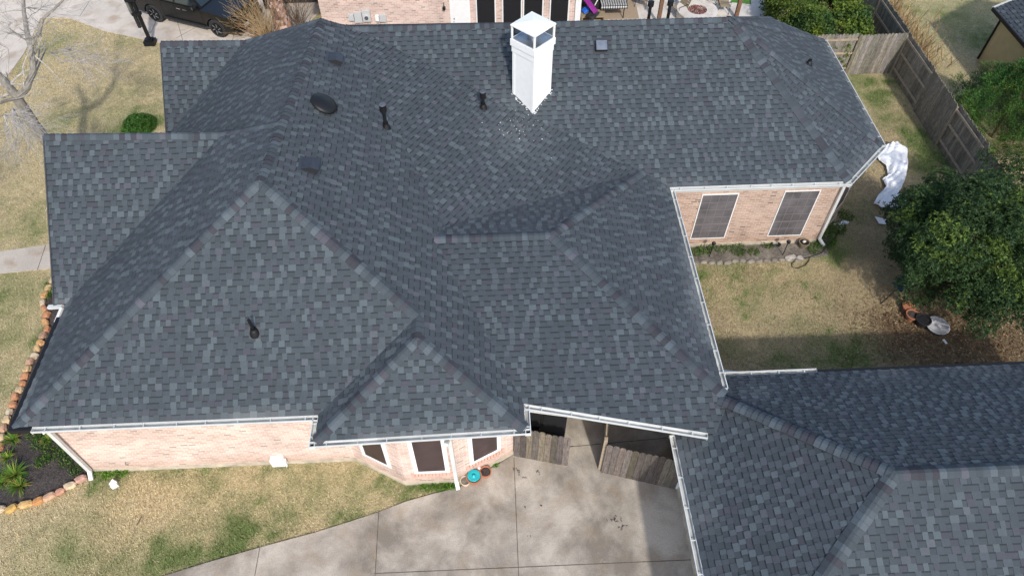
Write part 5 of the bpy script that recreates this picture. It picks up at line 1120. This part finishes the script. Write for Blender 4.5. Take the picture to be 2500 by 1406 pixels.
# ================================================================== CAR
def car():
    A = at(538, 92, 0); B_ = at(386, 55, 0); A = V3(A[0], A[1], 0); B_ = V3(B_[0], B_[1], 0)
    X = nrm(A-B_); Y = V3(-X[1], X[0], 0); Z = V3(0, 0, 1)       # X forward, Y to its left (away from the camera)
    wb = np.linalg.norm(A-B_); W = 1.95; O = (A+B_)/2+Y*(W/2-.02)  # centre line, mid wheelbase
    t = thing('black_car', (O[0], O[1], 0), 'large black pickup truck parked on the pale driveway, nose to the right', 'pickup truck')
    def Pt(x, y, z): return O+X*x+Y*y+Z*z
    fx, rx = wb/2, -wb/2; L0, L1_ = rx-1.15, fx+.95; R = .42
    def arch(cx_): return [(cx_+.50*math.cos(a), .40+.50*math.sin(a)) for a in np.linspace(math.pi*1.0, 0, 9)]
    for side in (-1,):
        pass
    b = MB()
    low = [(L0, .55)]+[(L0+.1, .45)]+arch(rx)+arch(fx)+[(L1_-.18, .42), (L1_, .50)]
    up_ = [(L1_+.02, .85), (L1_-.12, 1.08), (fx-.15, 1.16), (fx-.75, 1.20), (rx+.75, 1.20), (L0, 1.18)]
    outl = low+up_
    for y, s_ in ((-W/2, 1), (W/2, -1)):
        pts = [Vector((x, z, 0)) for x, z in outl]
        for tr in tessellate_polygon([pts]):
            q = [Pt(outl[k][0], y, outl[k][1]) for k in tr]; b.face(q, 'carpaint')
        # slight shoulder bulge
    ins = .10
    ring0 = [(x, z) for x, z in outl]
    for i in range(len(outl)):
        (x0, z0), (x1, z1) = outl[i], outl[(i+1) % len(outl)]; b.face([Pt(x0, -W/2, z0), Pt(x1, -W/2, z1), Pt(x1, W/2, z1), Pt(x0, W/2, z0)], 'carpaint')
    b.build('body', t)
    # cab
    b = MB(); c0 = [(rx+.55, 1.19), (rx+.75, 1.80), (fx-1.35, 1.84), (fx-.62, 1.20)]
    for i in range(3):
        (x0, z0), (x1, z1) = c0[i], c0[i+1]; y0 = W/2-.06 if z0 < 1.3 else W/2-.28; y1 = W/2-.06 if z1 < 1.3 else W/2-.28
        b.face([Pt(x0, -y0, z0), Pt(x1, -y1, z1), Pt(x1, y1, z1), Pt(x0, y0, z0)], 'carpaint')
    for s_ in (-1, 1): b.face([Pt(c0[0][0], s_*(W/2-.06), 1.19), Pt(c0[1][0], s_*(W/2-.28), 1.80), Pt(c0[2][0], s_*(W/2-.28), 1.84), Pt(c0[3][0], s_*(W/2-.06), 1.20)], 'carpaint')
    b.build('cab', t)
    b = MB(); b.face([Pt(fx-.64, -W/2+.18, 1.235), Pt(fx-1.30, -W/2+.34, 1.80), Pt(fx-1.30, W/2-.34, 1.80), Pt(fx-.64, W/2-.18, 1.235)], 'glass'); b.build('windshield', t)
    for s_ in (-1, 1):
        for xa_, xb_ in ((rx+.78, -.35), (-.25, fx-.95)):
            b = MB(); b.face([Pt(xa_, s_*(W/2-.07+.012), 1.24), Pt(xa_+.1, s_*(W/2-.25+.012), 1.72), Pt(min(xb_, fx-1.35), s_*(W/2-.25+.012), 1.74), Pt(xb_, s_*(W/2-.07+.012), 1.24)], 'glass'); b.build('side_window', t)
    for s_ in (-1, 1):
        b = MB(); b.box(Pt(fx-.85, s_*(W/2+.12), 1.28), (.12, .22, .18), 'black', ax=(X, Y, Z)); b.box(Pt(fx-.80, s_*(W/2+.13), 1.30), (.06, .2, .12), 'chrome', ax=(X, Y, Z)); b.build('mirror', t)
        for x_ in (-.2, fx-1.55): b = MB(); b.bar(Pt(x_, s_*(W/2+.025), 1.03), Pt(x_+.22, s_*(W/2+.025), 1.03), .03, .03, 'chrome'); b.build('door_handle', t)
        b = MB()
        for x_ in (-.35, fx-.62, rx+.62): b.bar(Pt(x_, s_*(W/2+.002), .5), Pt(x_, s_*(W/2+.002), 1.16), .012, .008, 'dark')
        b.build('door_seam', t)
        b = MB(); b.bar(Pt(rx+.6, s_*(W/2+.03), .43), Pt(fx-.6, s_*(W/2+.03), .43), .12, .05, 'matte_black'); b.build('side_step', t)
        b = MB(); b.box(Pt(L1_-.10, s_*(W/2-.22), .90), (.22, .42, .16), 'glass', ax=(X, Y, Z)); b.box(Pt(L1_+.0, s_*(W/2-.24), .93), (.04, .34, .05), 'chrome', ax=(X, Y, Z)); b.build('headlight', t)
        for x_ in (rx, fx):
            w0 = MB(); c_ = Pt(x_, s_*(W/2-.13), R); w0.tube([c_-Y*.13, c_-Y*.115, c_+Y*.115, c_+Y*.13], [R-.03, R, R, R-.03], 'tyre', 28); wo = w0.build('wheel', t)
            w1 = MB(); f_ = c_+Y*s_*.135
            w1.tube([f_-Y*s_*.02, f_], .26, 'dark', 24)
            for k in range(6):
                a = k*math.pi/3; dd = X*math.cos(a)+Z*math.sin(a); e_ = X*math.cos(a+.35)+Z*math.sin(a+.35)
                w1.bar(f_+Y*s_*.012, f_+dd*.25+Y*s_*.012, .05, .02, 'rim', up=Y); w1.bar(f_+dd*.08+Y*s_*.014, f_+e_*.25+Y*s_*.014, .03, .02, 'metalgrey', up=Y)
            for k in range(24):
                a = k*math.pi/12; a2 = a+math.pi/12; w1.bar(f_+(X*math.cos(a)+Z*math.sin(a))*.26+Y*s_*.01, f_+(X*math.cos(a2)+Z*math.sin(a2))*.26+Y*s_*.01, .03, .03, 'rim', up=Y)
            w1.build('rim', wo)
    b = MB(); b.box(Pt(L1_+.03, 0, .78), (.06, 1.1, .34), 'matte_black', ax=(X, Y, Z))
    for k in range(4): b.bar(Pt(L1_+.07, -.5, .66+.08*k), Pt(L1_+.07, .5, .66+.08*k), .02, .02, 'black')
    b.build('grille', t)
    b = MB(); b.box(Pt(L1_+.06, 0, .50), (.12, W-.1, .2), 'black', ax=(X, Y, Z)); b.build('bumper', t)
    b = MB(); b.box(Pt(L1_+.13, -.25, .50), (.015, .32, .16), 'plate', ax=(X, Y, Z)); b.build('licence_plate', t)
car()
# black adjustable pole beside the far gable
q = at(370, 108, 0); t = thing('hoop_pole', (q[0], q[1], 0), 'black basketball hoop pole with a bolted bracket at the edge of the driveway', 'hoop pole')
b = MB(); b.box((q[0]-.02, q[1], .10), (.46, .38, .20), 'black'); b.box((q[0]-.02, q[1], .22), (.3, .26, .1), 'black'); b.build('base', t)
b = MB(); b.bar((q[0], q[1], .2), (q[0], q[1], 3.0), .12, .12, 'black'); b.build('pole', t)
b = MB(); b.bar((q[0]-.14, q[1]-.08, .85), (q[0]-.14, q[1]-.08, 2.2), .10, .12, 'matte_black'); b.bar((q[0]-.2, q[1]-.12, 1.5), (q[0]-.2, q[1]-.12, 2.3), .1, .1, 'metalgrey'); b.box((q[0]-.02, q[1]-.1, 1.5), (.36, .2, .12), 'black'); b.box((q[0]-.02, q[1]-.1, 2.15), (.42, .24, .14), 'black'); b.build('height_adjuster', t)
b = MB(); b.bar((q[0], q[1], 3.0), (q[0]-.7, q[1]+1.0, 3.3), .08, .08, 'black'); b.box((q[0]-.75, q[1]+1.05, 3.4), (1.3, .04, .9), 'white', rz=.6); b.build('backboard', t)
# ================================================================== TREES AT THE BACK LEFT
random.seed(21)
q = at(697, 82, 0); t = thing('pine_tree', (q[0], q[1], 0), 'thick pine trunk with flaky reddish bark beside the brick neighbouring house', 'tree'); b = MB(); base = V3(q[0], q[1], 0)
n1, n2 = 22, 70; top = base+V3(-.55, .4, 9.5); rows = []
for j in range(n2+1):
    u = j/n2; c_ = base+(top-base)*u; r_ = .36*(1-.45*u)+.10*math.exp(-u*25); rows.append([c_+V3(math.cos(6.283*i/n1), math.sin(6.283*i/n1), 0)*r_*random.uniform(.93, 1.06) for i in range(n1)])
for j in range(n2):
    for i in range(n1):
        k = random.random(); col = (.30,.17,.12) if k < .4 else ((.42,.30,.25) if k < .75 else (.14,.08,.06)); b.face([rows[j][i], rows[j][(i+1)%n1], rows[j+1][(i+1)%n1], rows[j+1][i]], 'bark', tuple(np.array(col)*random.uniform(.8, 1.2)))
b.build('trunk', t)
n = 2600; C = top+RNG.normal(size=(n, 3))*np.array([1.6, 1.6, 1.0])+[0, 0, .6]; k = 6; leaves('crown', np.repeat(C, k, 0), RNG.normal(size=(n*k, 3)), .22, .02, np.tile([.04, .09, .02], (n*k, 1)), t)
def shrub(u, v, n_, H, spread, col, label, lean=(0, 0), depth=2, r=.016):
    q = at(u, v, 0); t = thing('bare_shrub', (q[0], q[1], 0), label, 'shrub'); b = MB()
    for k in range(n_):
        a = random.uniform(0, 6.28); s_ = random.uniform(.1, spread); d = V3(math.cos(a)*s_+lean[0], math.sin(a)*s_+lean[1], 1); skeleton(b, (q[0]+random.uniform(-.25, .25), q[1]+random.uniform(-.2, .2), -.02), d, H*random.uniform(.4, .62), r*random.uniform(.6, 1.1), depth, .5, col, kids=(1, 3), shrink=.62, minr=.0045, sides=4, nseg=3, wob=.10)
    b.build('stems', t)
shrub(655, 98, 64, 2.1, .85, (.36,.25,.13), 'big bare tan shrub with arching stems in front of the pickup truck', (-.15, 0), 2, .02)
shrub(640, 92, 22, 1.9, 1.3, (.30,.19,.10), 'loose reddish-brown bare stems spreading over the truck bonnet', (-.5, .1), 1, .016)
shrub(733, 68, 34, 1.7, .8, (.13,.09,.06), 'dark twiggy bare shrub right of the pine trunk', (0, 0), 2, .018)
# bare lawn tree, left
def bare_tree():
    base = V3(-15.05, 19.95, 0); fork = V3(-15.15, 20.1, 3.55); t = thing('bare_tree', tuple(base), 'bare grey-barked tree on the front lawn, trunk hidden behind the gable', 'tree')
    b = MB(); gc = (.22, .20, .17)
    b.tube([base-V3(0, 0, .1), base+V3(.02, 0, .4), (base+fork)/2+V3(.04, .02, 0), fork], [.26, .20, .18, .16], 'twig', 12, col=gc); tips = []
    def limb(pxz, rads, kid=True, c=gc, L=.9):
        pts = [at(u, v, z) for u, v, z in pxz]; b.tube(pts, rads, 'twig', 9, col=c, cap=False)
        for i in range(1, len(pts)):
            for m_ in range(2 if kid else 0):
                f = random.random(); p = pts[i-1]*(1-f)+pts[i]*f; skeleton(b, p, V3(random.gauss(0, 1), random.gauss(0, 1), random.gauss(.5, .5)), L*random.uniform(.6, 1.1), rads[i]*.36, 2, .7, (.34,.315,.285), kids=(2, 3), shrink=.66, minr=.005, sides=4, nseg=3)
        return pts
    f0 = (45, 238, 3.55)
    pts = limb([f0, (66,214,3.9), (82,170,4.3), (76,122,4.8), (66,80,5.1), (58,30,5.5), (55,-40,6.0)], [.13, .11, .10, .09, .08, .06, .04])
    limb([(76,112,4.85), (96,80,5.2), (104,48,5.5), (135,20,5.8), (170,-15,6.2)], [.065, .055, .045, .035, .025])
    limb([f0, (28,222,3.8), (10,198,4.1), (-10,176,4.4), (-60,140,5.)], [.14, .13, .12, .11, .08])
    limb([(44,240,3.5), (20,245,3.6), (0,252,3.7), (-40,260,3.9)], [.07, .05, .04, .03])
    # long slender limbs towards the house: give the shadow web, twig sprays in the picture
    def spray(u, v, z, d, n_, L, col=(.34,.315,.29)):
        p = at(u, v, z)
        for k in range(n_): skeleton(b, p, V3(*d)+V3(random.gauss(0, .4), random.gauss(0, .4), random.gauss(0, .3)), L*random.uniform(.6, 1.1), .012, 2, .7, col, kids=(2, 3), shrink=.7, minr=.0045, sides=3, nseg=4, wob=.16)
    limb([(82,190,4.1), (112,120,4.3), (150,150,4.2), (200,150,4.1)], [.03, .025, .018, .012], False, (.36,.33,.3))
    spray(150, 120, 4.2, (1, .1, -.3), 14, 1.0); spray(120, 130, 4.3, (1, -.2, 0), 8, 1.0); spray(200, 145, 4.1, (1, -.3, -.3), 5, .8)
    spray(30, 262, 4.2, (.4, -.8, -.5), 16, 1.1); spray(10, 280, 4.4, (.8, -.5, -.4), 14, 1.1); spray(60, 262, 3.6, (.3, -1, -.2), 8, .9)
    spray(30, 60, 5.3, (-.5, .5, .3), 8, 1.1); spray(100, 20, 5.6, (.5, .5, .2), 8, 1.1); spray(20, 120, 4.9, (-.8, .3, 0), 7, 1.0); spray(60, 20, 5.6, (.3, .6, 0), 6, 1.0)
    b.build('branches', t)
    b = MB(); b.tube([base, fork], [.1, .1], 'twig', 6, col=gc); b.build('trunk', t)
bare_tree()
# a second bare tree just outside the left edge (its shadow falls on the lawn)
def tree2(x, y, H, seed, label, crown=False):
    random.seed(seed); t = thing('bare_tree', (x, y, 0), label, 'tree'); b = MB(); b.tube([(x, y, -.1), (x+.05, y, .5), (x, y+.05, H*.35)], [.24, .19, .16], 'twig', 10, col=(.26,.235,.205))
    for k in range(5):
        a = k*1.26+random.uniform(-.3, .3); skeleton(b, (x, y+.05, H*.33), V3(math.cos(a)*.7, math.sin(a)*.7, 1), H*.3, .10, 4, .6, (.28,.25,.22), kids=(2, 3), shrink=.74, minr=.006, sides=5, nseg=4)
    b.build('branches', t)
tree2(-17.3, 14.6, 7.0, 5, 'bare tree just outside the left picture edge, twigs reaching over the lawn')
evergreen('evergreen_tree', (-14.6, 2.4, 4.0), (2.1, 2.0, 1.6), 'evergreen tree outside the lower left picture corner shading the lawn', 'evergreen trees', 9, nlobes=20, base_z=1.5)
# reeds beyond the side fence
def reeds():
    n = 3000; x = 17.7+np.abs(RNG.normal(0, .8, n)); y = RNG.uniform(25.2, 33, n); H = RNG.uniform(.3, 1.1, n); a = RNG.uniform(0, 6.28, n); d = np.stack([np.cos(a)*.45, np.sin(a)*.45, np.ones(n)], -1)
    V = []; cols = np.array([[.42,.28,.14],[.50,.36,.20],[.30,.17,.08],[.36,.30,.14]])[RNG.integers(0, 4, n)]*RNG.uniform(.7, 1.2, (n, 1))
    tag(leaves('dry_reeds', np.stack([x, y, np.zeros(n)], -1), d, H, .035, cols, None), 'dry orange-brown reeds along the far side of the side fence', 'reeds', kind='stuff')
reeds()

# small clipped bush on the front lawn by the gable corner
def round_bush(u, v, r, hgt, label, seed=4):
    rs = np.random.default_rng(seed); q = at(u, v, 0); t = thing('green_bush', (q[0], q[1], 0), label, 'bush'); n = 1500; d = rs.normal(size=(n, 3)); d[:, 2] = np.abs(d[:, 2]); d /= np.linalg.norm(d, axis=1)[:, None]
    p = np.array([q[0], q[1], 0.])+d*np.array([r, r, hgt])*rs.uniform(.7, 1.08, (n, 1)); col = np.tile([.05, .125, .02], (n, 1))*rs.uniform(.6, 1.5, (n, 1)); C, dd, L, W, cc = whorls(p, nrm_rows(d+[0, 0, .4]), 5, .06, .035, col, None); leaves('foliage', C, dd, L, W, cc, t)
    b = MB(); b.tube([(q[0], q[1], -.05), (q[0]+.03, q[1], hgt*.6)], .025, 'twig', 6, col=(.1, .07, .05)); b.build('stem', t)
round_bush(342, 312, .62, .45, 'low rounded green bush on the front lawn beside the gable corner')
